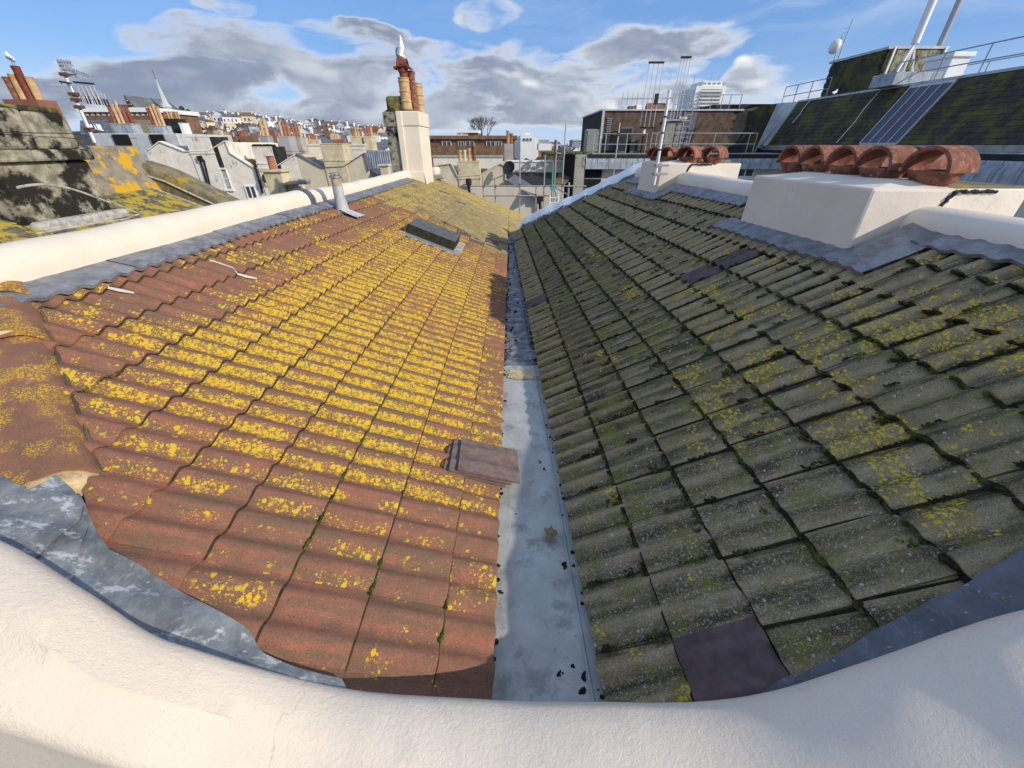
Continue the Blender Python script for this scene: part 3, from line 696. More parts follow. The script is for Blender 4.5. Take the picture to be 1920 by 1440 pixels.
# lead flashing dressed over the tiles: one sheet after another, each lapping the next
def flashing(fr, side, t0, t1, base, edge, parent, m_, wavef, amp, h0=.045, name='lead_sheet', over=.02):
    mb = MB(); N = max(4, int((t1 - t0) / .0125)); K = 5; vs = []
    for i in range(N + 1):
        t = t0 + (t1 - t0) * i / N
        nb = base(t); ne = edge(t) + .02 * mnoise.noise(Vector((t * 2.1, 0, 4))) * 3
        for k in range(K + 1):
            v = k / K; n = nb + (ne - nb) * v
            h = h0 + (.052 - h0) * v + wavef(t) * amp * (v ** .7) + .004 * mnoise.noise(Vector((t * 5, v * 2, 0))) + over * (1 - i / N) * .3
            vs.append(fr.P(t, n, h))
    low = [fr.P(t0 + (t1 - t0) * i / N, edge(t0 + (t1 - t0) * i / N) + .06 * mnoise.noise(Vector(((t0 + (t1 - t0) * i / N) * 2.1, 0, 4))), .030 + wavef(t0 + (t1 - t0) * i / N) * amp) for i in range(N + 1)]
    fs = [(i * (K + 1) + k, i * (K + 1) + k + 1, (i + 1) * (K + 1) + k + 1, (i + 1) * (K + 1) + k) for i in range(N) for k in range(K)]
    o_ = len(vs); vs += low
    fs += [(i * (K + 1) + K, o_ + i, o_ + i + 1, (i + 1) * (K + 1) + K) for i in range(N)]
    mb.add(vs, fs); return obj(name, mb, m_, parent, smooth=True, auto=60)
def wL(t): return 1.1 * ((1 + math.cos(2 * math.pi * ((t - TPH_L - .075) / .15))) / 2) ** 1.2
def wR(t): return ((1 + math.cos(2 * math.pi * ((t - TPH_R - .075) / .15))) / 2) ** 1.4
def nb_left(t): return (3.1 + interp([(0, .0), (3.2, .02), (4, .05), (5.3, .12), (7.6, .20), (9, .26), (11.7, .38), (15.4, .58)], t)) / (GA * math.cos(.3715)) + .05
tt = [1.72, 3.05, 4.35, 5.75, 7.05, 8.5, 10, 11.6, 13.3, 15.2]
for a, b in zip(tt, tt[1:]):
    flashing(LF, -1, a - .05, b, nb_left, lambda t: nb_left(t) - (.66 if t < 5 else .66 + (t - 5) * .03), lw, M['lead'], wL, .022)
# right party wall
secR = [(0, -.5), (0, 0), (.0, .08), (.012, .13), (.05, .175), (.11, .20), (.19, .21), (.27, .20), (.33, .17), (.36, .12), (.36, -2.5)]
rw = thing('parapet_wall', (3.1, 3, -1), 'stone coloured party wall with rounded top running between the two chimney stacks at right', 'wall')
rx = [(.5, 2.975), (12, 2.955)]; rzz = [(.5, -.585), (3, -.595), (6, -.61), (10.6, -.63)]
for y0, y1 in ((.45, 3.2), (5.0, 7.95), (9.2, 10.5)):
    pth = [(sinterp(rx, y) + wob(y, 4, 2, .008), y, sinterp(rzz, y) + wob(y, 6, 1.4, .010)) for y in [y0 + (y1 - y0) * i / 24 for i in range(25)]]
    obj('wall_section', sweep(pth, Vector((1, 0, 0)), secR), M['cream_shade'], rw, smooth=True, auto=60)
for a, b in ((.6, 1.75), (1.7, 2.86), (5.15, 6.4), (6.35, 7.66), (9.3, 10.3)):
    flashing(RF, 1, a, b, lambda t: 8.98 + .04 * t, lambda t: 8.32 + .04 * t, rw, M['lead'], wR, .019)
# aprons round the two stacks
for a, b, e in ((2.72, 4.95, 7.28), (7.45, 9.35, 7.78)):
    flashing(RF, 1, a, b, lambda t: e + .66, lambda t: e, rw, M['lead'], wR, .019)
for t0, n0, n1 in ((2.72, 7.4, 9.05), (7.42, 7.9, 9.2)):
    mb = MB(); rows = []
    for j in range(13):
        n = n0 + (n1 - n0) * j / 12
        rows.append([RF.P(t0 + .34 * k / 5, n, .05 + .028 * (k / 5) ** 2 + .008 * mnoise.noise(Vector((n * 3, k, 1)))) for k in range(6)])
    mb.rings(rows, cap=False, closed=False); obj('lead_sheet', mb, M['lead'], rw, smooth=True, auto=60)
# near gable coping, dipping to the valley
INN = [(-3.2, .95, -.55), (-2.6, .92, -.72), (-2.1, .86, -.86), (-1.616, .78, -1.04), (-1.352, .69, -1.139), (-1.146, .62, -1.266), (-1.005, .605, -1.356), (-.856, .60, -1.466), (-.665, .594, -1.562), (-.486, .585, -1.608), (-.076, .576, -1.650), (.300, .564, -1.629), (.619, .552, -1.594), (.783, .549, -1.543),
       (.903, .552, -1.478), (1.075, .57, -1.375), (1.223, .591, -1.302), (1.353, .606, -1.222), (1.518, .624, -1.152), (1.8, .63, -1.005), (2.3, .63, -.745), (2.9, .63, -.435), (3.4, .63, -.20)]
nw = thing('gable_coping', (0, .4, -2), 'broad off-white textured coping that dips across the whole foreground below the camera', 'coping')
xs = [-3.2 + .03 * i for i in range(221)]
iy = [(a, b) for a, b, c in INN]; iz = [(a, c) for a, b, c in INN]
rings = []
for x in xs:
    zt = sinterp(iz, x) + wob(x, 0, 2.2, .006) + wob(x, 3, 14, .0015); yi = sinterp(iy, x) + wob(x, 8, 3, .004)
    yo = interp([(-3.2, .50), (-2, .44), (-1.3, .365), (-.6, .26), (0, .16), (3.4, .1)], x)
    dr = interp([(-3.2, .10), (-1.3, .075), (-.6, .05), (0, .03), (3.4, .03)], x)
    wd = yi - yo
    pr = [(yi + .004, -.75), (yi + .003, -.16), (yi, -.075), (yi - .006, -.040), (yi - .020, -.014), (yi - .045, .001), (yi - .09, .010), (yi - .15, .013), (yi - wd * .5, .012 - dr * .15), (yi - wd * .65, .008 - dr * .35), (yi - wd * .8, -dr * .6), (yi - wd * .92, -dr * .9), (yi - wd * .985, -dr * 1.25), (yo, -dr * 1.25 - .06), (yo, -3)]
    rings.append([Vector((x, y, zt + z + wob(x * 2 + y, z, 5, .002))) for y, z in pr])
mb = MB(); mb.rings(rings, cap=True)
obj('coping_body', mb, M['cream_near'], nw, smooth=True, auto=70)
# lead between the coping and the tiles: loft between two lines on the roof
def loft(name, fr, up, lo, parent, m_, h=.040, bumpy=.006, K=8, N=40, thick=.003):
    def res(pl, n):
        q = [Vector((*p, 0)) if len(p) == 2 else Vector(p) for p in pl]; L = [0]
        for a, b in zip(q, q[1:]): L.append(L[-1] + (b - a).length)
        out = []
        for i in range(n + 1):
            d = L[-1] * i / n; j = max(k for k in range(len(L)) if L[k] <= d + 1e-9); j = min(j, len(q) - 2)
            out.append(q[j].lerp(q[j + 1], (d - L[j]) / max(1e-9, L[j + 1] - L[j])))
        return out
    A = res([fr.px(*p, h) for p in up], N); B = res([fr.px(p[0] - fr.side * 4, p[1] + 45, h) for p in lo], N)
    rows = []
    wv = wL if fr is LF else wR
    for i in range(N + 1):
        row = []
        for k in range(K + 1):
            q = A[i].lerp(B[i], k / K); t, n = q.x, q.y
            hh = h + .022 * wv(t) * (1 - k / K) ** .6 * (n % 1 * .2 + .8) + bumpy * mnoise.noise(Vector((t * 7, n * 3, 2))) + .02 * (k / K) ** 3
            row.append(fr.P(t, n, hh))
        row = [row[0] - fr.N * .016] + row
        rows.append(row)
    mb = MB(); mb.rings(rows, cap=False, closed=False); return obj(name, mb, m_, parent, smooth=True, auto=60)
loft('lead_sheet', LF, [(150, 925), (175, 985), (205, 1035), (260, 1062), (330, 1103), (400, 1145), (470, 1185), (488, 1222), (560, 1255), (640, 1275)],
     [(30, 1010), (110, 1075), (190, 1130), (270, 1178), (330, 1205), (400, 1228), (480, 1250), (540, 1262), (600, 1275), (660, 1290)], nw, M['lead_splash'], .045)
loft('lead_sheet', LF, [(100, 915), (130, 935), (166, 985), (160, 1005)], [(-20, 985), (40, 1015), (90, 1058), (120, 1085)], nw, M['lead_splash'], .058, K=10)
loft('lead_sheet', LF, [(-60, 860), (-20, 880), (20, 905), (60, 925), (105, 890), (135, 915), (158, 950), (150, 975)], [(-60, 960), (-30, 975), (0, 1003), (15, 1010), (25, 1015), (32, 1020), (38, 1023), (40, 1025)], nw, M['lead_splash'], .072, K=12, N=50)
loft('lead_sheet', RF, [(1455, 1290), (1500, 1268), (1570, 1228), (1635, 1183), (1700, 1150), (1760, 1122), (1812, 1100), (1830, 1085), (1880, 1052), (1960, 1005), (2060, 930)],
     [(1455, 1296), (1520, 1285), (1600, 1262), (1680, 1230), (1740, 1205), (1800, 1185), (1860, 1165), (1900, 1150), (1940, 1140), (2000, 1110), (2100, 1050)], nw, M['lead_dark'], .045, .012)
loft('lead_sheet', RF, [(1430, 1300), (1455, 1283), (1488, 1268)], [(1430, 1306), (1470, 1298), (1512, 1288)], nw, M['lead_dark'], .054, N=16)
# far white coping of the grey roof
fw = thing('verge_coping', (1.5, 11.3, -1.6), 'narrow coping painted bright white, climbing along the far edge of the grey roof', 'coping')
a0 = Vector((.235, 12.18, -2.16)); a1 = Vector((3.1, 10.62, -.64)); d = (a1 - a0); lat = Vector((-d.y, d.x, 0)).normalized()
if lat.y < 0: lat = -lat
N = 40; ct = [(a0.lerp(a1, i / N) + Vector((0, 0, .012 * math.sin(i * .9) + .02 * math.sin(i * .21)))) for i in range(N + 1)]
obj('coping_body', sweep(ct, lat, [(0, -.2), (-.004, .08), (.02, .13), (.10, .22), (.19, .29), (.26, .30), (.32, .26), (.33, -1.8)]), M['white_coat'], fw, smooth=True, auto=60)
mb = MB(); ro = []
for i in range(121):
    p = a0.lerp(a1, i / 120) + Vector((0, 0, .010 * math.sin(i * .55)))
    low = -.005 + .035 * mnoise.noise(Vector((i * .13, 0, 0)))
    ro.append([p - lat * .005 + Vector((0, 0, .105 + .02 * math.sin(i * .3))), p - lat * .03 + Vector((0, 0, .08)), p - lat * .05 + Vector((0, 0, .055)), p - lat * .17 + Vector((0, 0, .035 + low))])
mb.rings(ro[3:], cap=False, closed=False); obj('lead_sheet', mb, M['lead_dark'], fw, smooth=True, auto=60)
random.seed(3)
for f in (.035, .05, .065, .10, .115, .125, .135, .15, .185, .20, .27, .285, .40, .405, .58, .72):
    p = a0.lerp(a1, f + .02); mb = MB(); L_ = random.uniform(.05, .16)
    mb.tube([p - lat * .018 + Vector((0, 0, .17)), p - lat * .045 + Vector((0, 0, .11)), p - lat * .06 + Vector((0, 0, .17 - L_))], .011, 5); obj('paint_drip', mb, M['white_coat'], fw, smooth=True)
# ---------------------------------------------------------------- hip tiles at the near left corner
ht = thing('hip_tiles', hipB, 'three big reddish brown hip tiles bedded in mortar at the left of the red roof', 'hip')
hz_ = hd * 1.0; up = (Vector((0, 0, 1)) - hd * hd.z).normalized(); sd = hd.cross(up).normalized()
if sd.dot(hipn) < 0: sd = -sd
HL = (hipB - hipA).length
axis0 = hipA + sd * .185 - up * .02 - hd * .55
L0 = [(-.1, .52), (.46, 1.04), (.98, HL + .60 + .0)]
for i, (s0, s1) in enumerate(L0):
    mb = MB(); rg = []; seg = 18; n_ = 10
    for j in range(n_ + 1):
        s_ = s0 + (s1 - s0) * j / n_; r0 = .205 + .006 * j / n_ + (.006 if j > n_ - 2 else 0) ; c = axis0 + hd * s_ + up * (.0 + .012 * i * 0 + .022 * j / n_)
        outer = [c + (sd * math.cos(a) + up * min(math.sin(a), .80) * .62) * r0 for a in [math.pi * k / seg for k in range(seg + 1)]]
        inner = [c + (sd * math.cos(a) + up * min(math.sin(a), .80) * .62) * (r0 - .02) for a in [math.pi * k / seg for k in range(seg, -1, -1)]]
        rg.append(outer + inner)
    mb.rings(rg, cap=True); obj('hip_tile', mb, M['ridge_tile'], ht, smooth=True, auto=50)
s1 = HL + .60; mb = MB(); rg = []
for j, (ds, rr) in enumerate(((-.05, .205), (.02, .215), (.05, .205), (.065, .17), (.06, .10))):
    c = axis0 + hd * (s1 + ds) + up * .0
    rg.append([c + (sd * math.cos(a) + up * (math.sin(a) * .60 if math.sin(a) > 0 else -.25 * (1 - abs(math.cos(a))) - .02)) * (rr - .012 + .022 * mnoise.noise(Vector((math.cos(a) * 3, math.sin(a) * 3, j * .6)))) for a in [2 * math.pi * k / 40 for k in range(40)]])
mb.rings(rg, cap=True); obj('mortar_bed', mb, M['mortar'], ht, smooth=True, auto=60)
mb = MB(); rg = []     # mortar fillet along the tiles' inner edge
for j in range(61):
    s_ = -.1 + (s1 + .1) * j / 60; c = axis0 + hd * s_ - sd * (.208 + .006 * mnoise.noise(Vector((s_ * 9, 0, 0)))) 
    q = LF.N * .04; c = c + up * .015
    w_ = .014 * mnoise.noise(Vector((s_ * 16, 3, 0))); rg.append([c + q * .7, c - sd * (.010 + w_) + q * .2, c - q, c + sd * .02])
mb.rings(rg, cap=True); obj('mortar_fillet', mb, M['lichen_coping'], ht, smooth=True, auto=60)
for s_ in (.49, 1.01):
    mb = MB(); rg = []
    for k in range(25):
        a = math.pi * k / 24; c = axis0 + hd * s_ + (sd * math.cos(a) + up * (math.sin(a) * .60 + .08)) * .212
        rg.append([c + hd * e + up * f for e, f in ((-.022, -.01), (-.004, .004 + .003 * mnoise.noise(c * 30)), (.018, -.012))])
    mb.rings(rg, cap=False, closed=False); obj('mortar_joint', mb, M['mortar'], ht, smooth=True, auto=60)
# ---------------------------------------------------------------- valley gutter
gt = thing('valley_gutter', (.1, 2, -2.05), 'long tapering grey gutter lining between the red and the grey roof', 'gutter')
def GP(x, t, h=0): return Vector((x, t * .9995, -1.965 - .030 * t + h))
def gre(t): return .4054 - .0327 * t
def gstrip(name, t0, t1, h, m_, fold=True, N=60):
    mb = MB(); rows = []
    for i in range(N + 1):
        t = t0 + (t1 - t0) * i / N; R_ = gre(t) + .12; a = -.22
        w_ = wob(t, 0, 3, .006)
        row = [(a, .03), (-.11, .0 + w_), (-.02, w_ * .5 - .001), ((gre(t) - .05) * .5, wob(t, 3, 4, .003)), (gre(t) - .062, .0), (gre(t) - .056, .004), (gre(t) - .050, .014), (gre(t) - .042, .014), (gre(t) - .036, .006), (gre(t) + .02, .012), (R_, .03)]
        rows.append([GP(x, t, h + z) for x, z in row])
    mb.rings(rows, cap=False, closed=False); return obj(name, mb, m_, gt, smooth=True, auto=40)
gstrip('gutter_lining', .35, 3.70, .010, M['gutter'])
gstrip('gutter_lining', 3.66, 12.9, -.006, M['gutter_old'], N=90)
mb = MB(); mb.bx(-.2, gre(3.7) + .1, 3.69, 3.705, -2.10, -2.067); obj('lap_step', mb, M['gutter'], gt)
mb = MB(); rows = []        # mortar smear by the step
cs = [GP(-.02, 3.50, .016), GP(.22, 3.52, .016)]
pts = []; 
for k in range(28):
    a = 2 * math.pi * k / 28; r_ = 1 + .35 * mnoise.noise(Vector((math.cos(a) * 2, math.sin(a) * 2, 1)))
    pts.append(GP(.10 + .17 * math.cos(a) * r_, 3.50 + .115 * math.sin(a) * r_, .0165 + .0))
mb.rings([pts, [p.lerp(GP(.10, 3.5, .0), .25) + Vector((0, 0, .006)) for p in pts], [p.lerp(GP(.1, 3.5, 0), .9) + Vector((0, 0, .009)) for p in pts]], cap=False); mb.f.append(tuple(range(56, 84))); mb.m.append(0)
obj('mortar_smear', mb, M['mortar'], gt, smooth=True)
# moss crumbs fallen into the gutter
random.seed(11)
CR = [(1043, 832, .016), (1013, 868, .013), (1021, 881, .011), (1033, 874, .013), (1060, 1063, .018), (967, 965, .008), (951, 1018, .009), (938, 1110, .011), (1050, 1265, .014), (1075, 1250, .012), (1095, 1180, .012), (1096, 1270, .016), (1093, 1298, .016), (1066, 1035, .016), (1070, 1025, .013), (1028, 760, .012), (955, 640, .014), (957, 660, .012), (1005, 655, .014)]
crn = None
grp = 'moss clumps fallen into the gutter'
LBL = ['round dark green moss clump beside the right edge of the gutter, above the spare tiles', 'upper green moss clump of three close together, right of the spare tiles', 'lowest moss clump of three close together, right of the spare tiles', 'brown moss clump of three close together, right of the spare tiles', 'dark moss clump on the fold of the gutter below the dead leaf',
       'tiny black moss crumb left of the dead leaf', 'small black crumb by the left gutter edge, level with the leaf', 'black crumb at the left gutter edge, below the leaf', 'dark red-brown crumb near the bottom of the gutter', 'small dark crumb just above the reddish one near the gutter bottom', 'long dark clump on the gutter fold near the bottom',
       'large dark clump on the gutter fold at the very bottom, upper one', 'last dark clump at the foot of the gutter by the coping', 'crumbly brown clump on the gutter fold beside the leaf', 'crumbly clump just above the brown one beside the leaf', 'clump against the right gutter edge where the lining widens', 'black clump at the left gutter edge above the step', 'small black clump at the left gutter edge nearest the step', 'black clump in the right corner above the gutter step']
for (px_, py_, r_), lb in zip(CR, LBL):
    dr = pdir(px_, py_); t_ = 1.95 / -dr.z; t_ = (1.962 + .030 * dr.y * t_) / -dr.z; p = dr * t_
    mb = MB()
    for j in range(7): mb.blobs(p + Vector((random.gauss(0, r_ * .4), random.gauss(0, r_ * .5), r_ * .3)), r_ * random.uniform(.5, .8), .7)
    o = obj('moss_clump', mb, M['moss'] if 'green' in lb else M['dark_moss'], smooth=True, auto=180, loc=p); tag(o, lb, 'moss', grp)
mb = MB()
for k in range(420):
    t = random.uniform(.6, 11) ** 1; side = random.random()
    x = (gre(t) + random.gauss(.0, .012)) if side < .45 else (-.085 + random.gauss(0, .010)) if side < .85 else random.uniform(-.08, gre(t))
    if side >= .85 and t < 3.7: continue
    if side >= .45 and t < 3.4 and random.random() < .6: continue
    mb.blobs(GP(x, t, .016 if t < 3.7 else .004), random.uniform(.006, .016) * (1 if t < 4 else 1.5), .6)
tag(obj('moss_debris', mb, M['dark_moss'], smooth=True, auto=180), 'dark moss crumbs strewn along both edges of the gutter', 'moss', kind='stuff')
mb = MB()
for k in range(170): mb.blobs(GP(random.uniform(-.06, gre(1.2)), random.uniform(.6, 3.5), .013), random.uniform(.0015, .004), .7)
tag(obj('grit', mb, M['stone_bit'], smooth=False), 'pale grit scattered over the gutter lining', 'grit', kind='stuff')
# dead leaf
p = pdir(1032, 1003); t_ = 1.975 / -p.z; c = p * t_ + Vector((0, 0, .012)); mb = MB(); vs = [c + Vector((0, 0, .006))]
for k in range(24):
    a = 2 * math.pi * k / 24; r_ = .040 * (1 + .28 * math.sin(5 * a + 1) + .12 * math.sin(11 * a)); vs.append(c + Vector((.85 * r_ * math.cos(a), 1.2 * r_ * math.sin(a), .010 * math.sin(3 * a) + .003)))
mb.add(vs, [(0, 1 + k, 1 + (k + 1) % 24) for k in range(24)]); mb.prism([c + Vector((.012, -.03, .004)), c + Vector((.022, -.03, .004)), c + Vector((.034, -.062, .002)), c + Vector((.024, -.066, .002))], (0, 0, .003))
tag(obj('dead_leaf', mb, M['leaf'], smooth=True, loc=c), 'curled brown dead leaf lying on the gutter lining', 'leaf')
# ---------------------------------------------------------------- spare tiles over the gutter edge
ST = tile_mesh('spare_tile', M['brown_tile'], .012, 3.0, hw=.165, ln=.42, seg=20, th=.013)
for i, (dn, dt, h, lb) in enumerate(((.17, -.012, .045, 'bottom brown spare tile of the stack laid across the gutter edge'), (.09, .0, .067, 'middle brown spare tile of the stack laid across the gutter edge'), (-.05, .012, .089, 'topmost brown spare tile of the stack laid across the gutter edge'))):
    o = link(bpy.data.objects.new('roof_tile', ST)); o.matrix_world = tile_matrix(LF, 1.95 + dt, .02 + dn, h, 0, -.01, R(1.5 * i - 1)); tag(o, lb, 'roof tile', 'spare tiles stacked by the gutter')
# ---------------------------------------------------------------- rooflight box on the red roof
rb = thing('roof_hatch', LF.P(7.7, 4.6), 'long black felt-covered box let into the red roof, framed by pale metal', 'roof hatch')
def quadbox(fr, t0, t1, n0, n1, h0, h1, name, m_, parent, bev=.01, ins=0, mats=None):
    mb = MB(); c = [(t0, n0), (t1, n0), (t1, n1), (t0, n1)]; c2 = [(t0 + ins, n0 + ins), (t1 - ins, n0 + ins), (t1 - ins, n1 - ins), (t0 + ins, n1 - ins)]
    a = [fr.P(t, n, h0) for t, n in c]; b = [fr.P(t, n, h1) for t, n in c2]
    mb.add(a + b, [(0, 1, 5, 4), (1, 2, 6, 5), (2, 3, 7, 6), (3, 0, 4, 7)], 1 if mats else None); mb.add(b, [(0, 1, 2, 3)], 0)
    return obj(name, mb, mats or m_, parent, bevel=bev)
quadbox(LF, 7.30, 8.45, 3.05, 6.25, .02, .034, 'metal_tray', M['cement'], rb, .004)
mb = MB(); rows = [[LF.P(7.33 + .03 * math.sin(n * 9.3) * .8 - .03, n, .030), LF.P(7.40, n, .062), LF.P(7.47, n, .05)] for n in [3.02 + 3.15 * i / 60 for i in range(61)]]
mb.rings(rows, cap=False, closed=False); obj('metal_lip', mb, M['galv'], rb, smooth=True)
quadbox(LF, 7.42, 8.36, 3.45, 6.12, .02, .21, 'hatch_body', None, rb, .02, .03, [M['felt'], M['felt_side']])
for lab_, pts_ in (('thin pale cement streak stepping down two tiles', ((393, 489), (418, 498), (437, 507), (446, 514), (462, 519), (482, 525))), ('short pale cement streak at the lead edge', ((203, 541), (226, 547), (252, 554)))):
    mb = MB(); rows = []
    for i, (x_, y_) in enumerate(pts_):
        t_, n_ = LF.px(x_, y_, .035); q = .006 + .004 * math.sin(i * 2.1)
        rows.append([LF.P(t_ - q, n_, .022 + .030 * wL(t_ - q)), LF.P(t_, n_, .034 + .030 * wL(t_)), LF.P(t_ + q, n_, .022 + .030 * wL(t_ + q))])
    mb.rings(rows, cap=False, closed=False); obj('cement_streak', mb, M['parapet_white'], left, label=lab_)
# ---------------------------------------------------------------- vent pipe at the left wall
vp = thing('vent_pipe', (-2.94, 7.25, -.95), 'short clay vent pipe in a pale lead sleeve leaning against the left wall', 'vent pipe')
mb = MB(); base = Vector((-2.95, 7.27, -.86))
mb.lathe(base, [(.125, -.15), (.10, .0), (.088, .10), (.083, .27)], 20); obj('lead_sleeve', mb, M['zinc_pale'], vp, smooth=True)
mb = MB(); rows = []
for i in range(9):
    u = i / 8; rows.append([LF.P(7.27 + (k / 6 - .5) * (.20 + .22 * u ** .5) + .0, 9.3 - u * 1.0, .055 + .05 * (1 - u) ** 2 * (1 - abs(k / 6 - .5)) + .018 * wL(7.27 + (k / 6 - .5) * .5) * u) for k in range(7)])
mb.rings(rows, cap=False, closed=False); obj('lead_apron', mb, M['zinc_pale'], vp, smooth=True)
mb = MB(); mb.lathe(base, [(.078, .25), (.078, .39), (.0801, .40)], 20); obj('clay_pipe', mb, M['brown_tan'], vp, smooth=True)
mb = MB(); mb.lathe(base, [(.082, .385), (.096, .40), (.096, .425), (.06, .43)], 20)
for k in range(6): a = k * math.pi / 3; mb.tube([base + Vector((.07 * math.cos(a), .07 * math.sin(a), .42)), base + Vector((.07 * math.cos(a), .07 * math.sin(a), .455))], .008, 5)
mb.lathe(base, [(.09, .455), (.09, .468), (.03, .478)], 20); obj('cap', mb, M['galv'], vp, smooth=True)
# ---------------------------------------------------------------- half-round terracotta hoods
def hood(parent, c, r=.180, L=.29, rz_=0, m_=None, lab=None):
    m_ = m_ or M['terracotta']; Mz = Matrix.Rotation(rz_, 3, 'Z'); c = Vector(c)
    mb = MB(); seg = 26; rg = []
    for x, e in ((-L / 2, 0), (-L / 2 + .03, .004), (L / 2 - .03, .004), (L / 2, 0)):
        o1 = []; i1 = []
        for k in range(seg + 1):
            a = math.pi * (k / seg); ca, sa = math.cos(a), math.sin(a)
            o1.append(c + Mz @ Vector((x, (r + e) * ca, .075 + (r + e) * sa * .95))); i1.append(c + Mz @ Vector((x, (r - .026) * ca, .075 + (r - .024) * sa * .95)))
        rg.append(o1 + i1[::-1])
    mb.rings(rg, cap=True); p_ = obj('pot_hood', mb, m_, parent, smooth=True, auto=40, label=lab)
    mb = MB(); mb.lathe(c, [(r * .62, -.05), (r * .70, .0), (r * .84, .045), (r * .93, .075), (r * .93, .086), (r * .80, .086), (r * .72, .03), (.02, .0)], 24, cap=False)
    q = obj('pot_rim', mb, m_, p_, smooth=True, auto=50); q.location = (0, 0, 0)
    return p_
# near stack at right
def stack_right(lab, cat, x0, x1, x2, y0, y1, zb, zt, hoods, mats, dy=.12):
    th = thing('chimney_stack', (x0 + .4, (y0 + y1) / 2, zb), lab, cat)
    mb = MB()
    mb.add([(x0, y0, zb), (x1, y0, zb), (x1, y1 + .35, zb), (x0 - .03, y1, zb), (x0 + .02, y0 + .05, zt), (x1, y0 + .05, zt - .003), (x1, y1 + .35, zt - .01), (x0 - .0, y1 - .01, zt - .008)],
           [(0, 1, 5, 4), (1, 2, 6, 5), (2, 3, 7, 6), (3, 0, 4, 7), (4, 5, 6, 7)])
    obj('stack_body', mb, mats[0], th, bevel=.022)
    mb = MB(); mb.add([(x0 + .06, y0 + .09, zt - .006), (x1, y0 + .09, zt - .006), (x1, y1 + .30, zt - .01), (x0 + .05, y1 - .06, zt - .01), (x0 + .35, y0 + .25, zt + .035), (x1, y0 + .25, zt + .035), (x1, y1 + .1, zt + .035), (x0 + .35, y1 - .25, zt + .035)],
                      [(0, 1, 5, 4), (1, 2, 6, 5), (2, 3, 7, 6), (3, 0, 4, 7), (4, 5, 6, 7)]); obj('flaunching', mb, mats[0], th, bevel=.02)
    mb = MB(); mb.bx(x1, x2, y0 + dy, y1 + .30, zb, zt - .012); obj('older_half', mb, mats[1], th, bevel=.012)
    mb = MB(); mb.bx(x1 + .002, x2 - .03, y0 + dy + .03, y1 + .2, zt - .014, zt + .006); obj('lichened_top', mb, M['lichen_coping'], th, bevel=.008)
    mb = MB()
    for k in range(26):
        u = k / 25; mb.blobs((x1 - .06 + .42 * u, y0 + dy - .004, zt - .03 + .012 * mnoise.noise(Vector((u * 9, 0, 0)))), random.uniform(.012, .022), .8)
    for k in range(16):
        u = k / 15; mb.blobs((x1 - .02 - .10 * u + .02 * mnoise.noise(Vector((u * 6, 3, 0))), y0 + dy * .35 - .0, zt - .03 - .17 * u), .018 * (1.1 - u * .5), .9)
    obj('exposed_joint', mb, M['dark_clad'], th, smooth=True, auto=180)
    for h_ in hoods: hood(th, (h_[0], h_[1], zt + (h_[2] if len(h_) > 2 else .02)), *(h_[3] if len(h_) > 3 else (.178, .26, R(10) + random.gauss(0, .05))))
    return th
random.seed(5)
stack_right('large low cream chimney stack at right carrying a row of half-round terracotta hoods', 'chimney', 2.63, 3.28, 3.90, 3.10, 4.74, -1.4, -.268,
            [(3.23, 3.34), (3.15, 3.73), (3.18, 4.14), (3.17, 4.54), (3.18, 4.93, .02), (3.58, 3.86, .01), (3.58, 4.56, .01)], (M['cream_shade'], M['old_white']))
stack_right('smaller cream chimney stack farther away with dark red hoods and an aerial mast', 'chimney', 2.62, 3.20, 4.1, 7.78, 8.95, -1.4, -.268,
            [(3.18, 8.02, .0, (.19, .36, R(42))), (2.93, 8.30, .0, (.17, .32, R(42))), (2.93, 8.66, .0, (.17, .32, R(42))), (2.93, 9.0, .0, (.17, .32, R(42))), (3.62, 8.02, .0, (.19, .36, R(42))), (3.5, 8.5, .0, (.17, .32, R(42)))], (M['cream_shade'], M['old_white']))
# ---------------------------------------------------------------- TV aerials
def comb_aerial(th, c, ax, L, n, h, m_=None):
    m_ = m_ or M['alu']; c = Vector(c); ax = Vector(ax).normalized(); mb = MB(); mb.bar(c - ax * L / 2, c + ax * L / 2, .02, .02); obj('boom', mb, m_, th)
    for k in range(n):
        p = c + ax * (L * (k / (n - 1) - .5)); hh = h * (1 - .3 * k / n); mb = MB(); mb.tube([p - Vector((0, 0, hh / 2)), p + Vector((0, 0, hh / 2))], .006, 5); obj('element', mb, m_, th)
def panel_aerial(th, c, wx, wy, h, n, m_=None):
    c = Vector(c)
    for s_ in (-1, 1):
        mb = MB(); mb.box(c + Vector((0, 0, s_ * h / 2)), (wx, .05, .022)); obj('reflector_bar', mb, M['black'], th)
    for k in range(n):
        x = wx * (k / (n - 1) - .5) * .94; mb = MB(); mb.tube([c + Vector((x, 0, -h / 2)), c + Vector((x, 0, h / 2))], .0055, 5); obj('reflector_rod', mb, m_ or M['alu'], th)
ta = thing('tv_aerial', (2.50, 7.70, -.6), 'tv aerial on a white pole clamped to the smaller chimney stack at right', 'aerial')
mb = MB(); mb.tube([(2.52, 7.66, -.60), (2.51, 7.66, .74)], .026, 12); obj('pole', mb, M['white'], ta, smooth=True)
for z in (-.43, -.30): mb = MB(); mb.box((2.60, 7.70, z), (.26, .10, .035)); mb.box((2.52, 7.66, z), (.075, .075, .05)); obj('clamp', mb, M['galv'], ta, bevel=.004)
for z in (-.08, .16, .38): mb = MB(); mb.lathe((2.515, 7.66, z), [(.029, 0), (.029, .022)], 12); obj('tape_band', mb, M['black'], ta)
comb_aerial(ta, (2.16, 7.60, .63), (1, -.1, .0), .78, 11, .17); mb = MB(); mb.box((2.30, 7.60, .62), (.05, .06, .14)); obj('junction_box', mb, M['black'], ta)
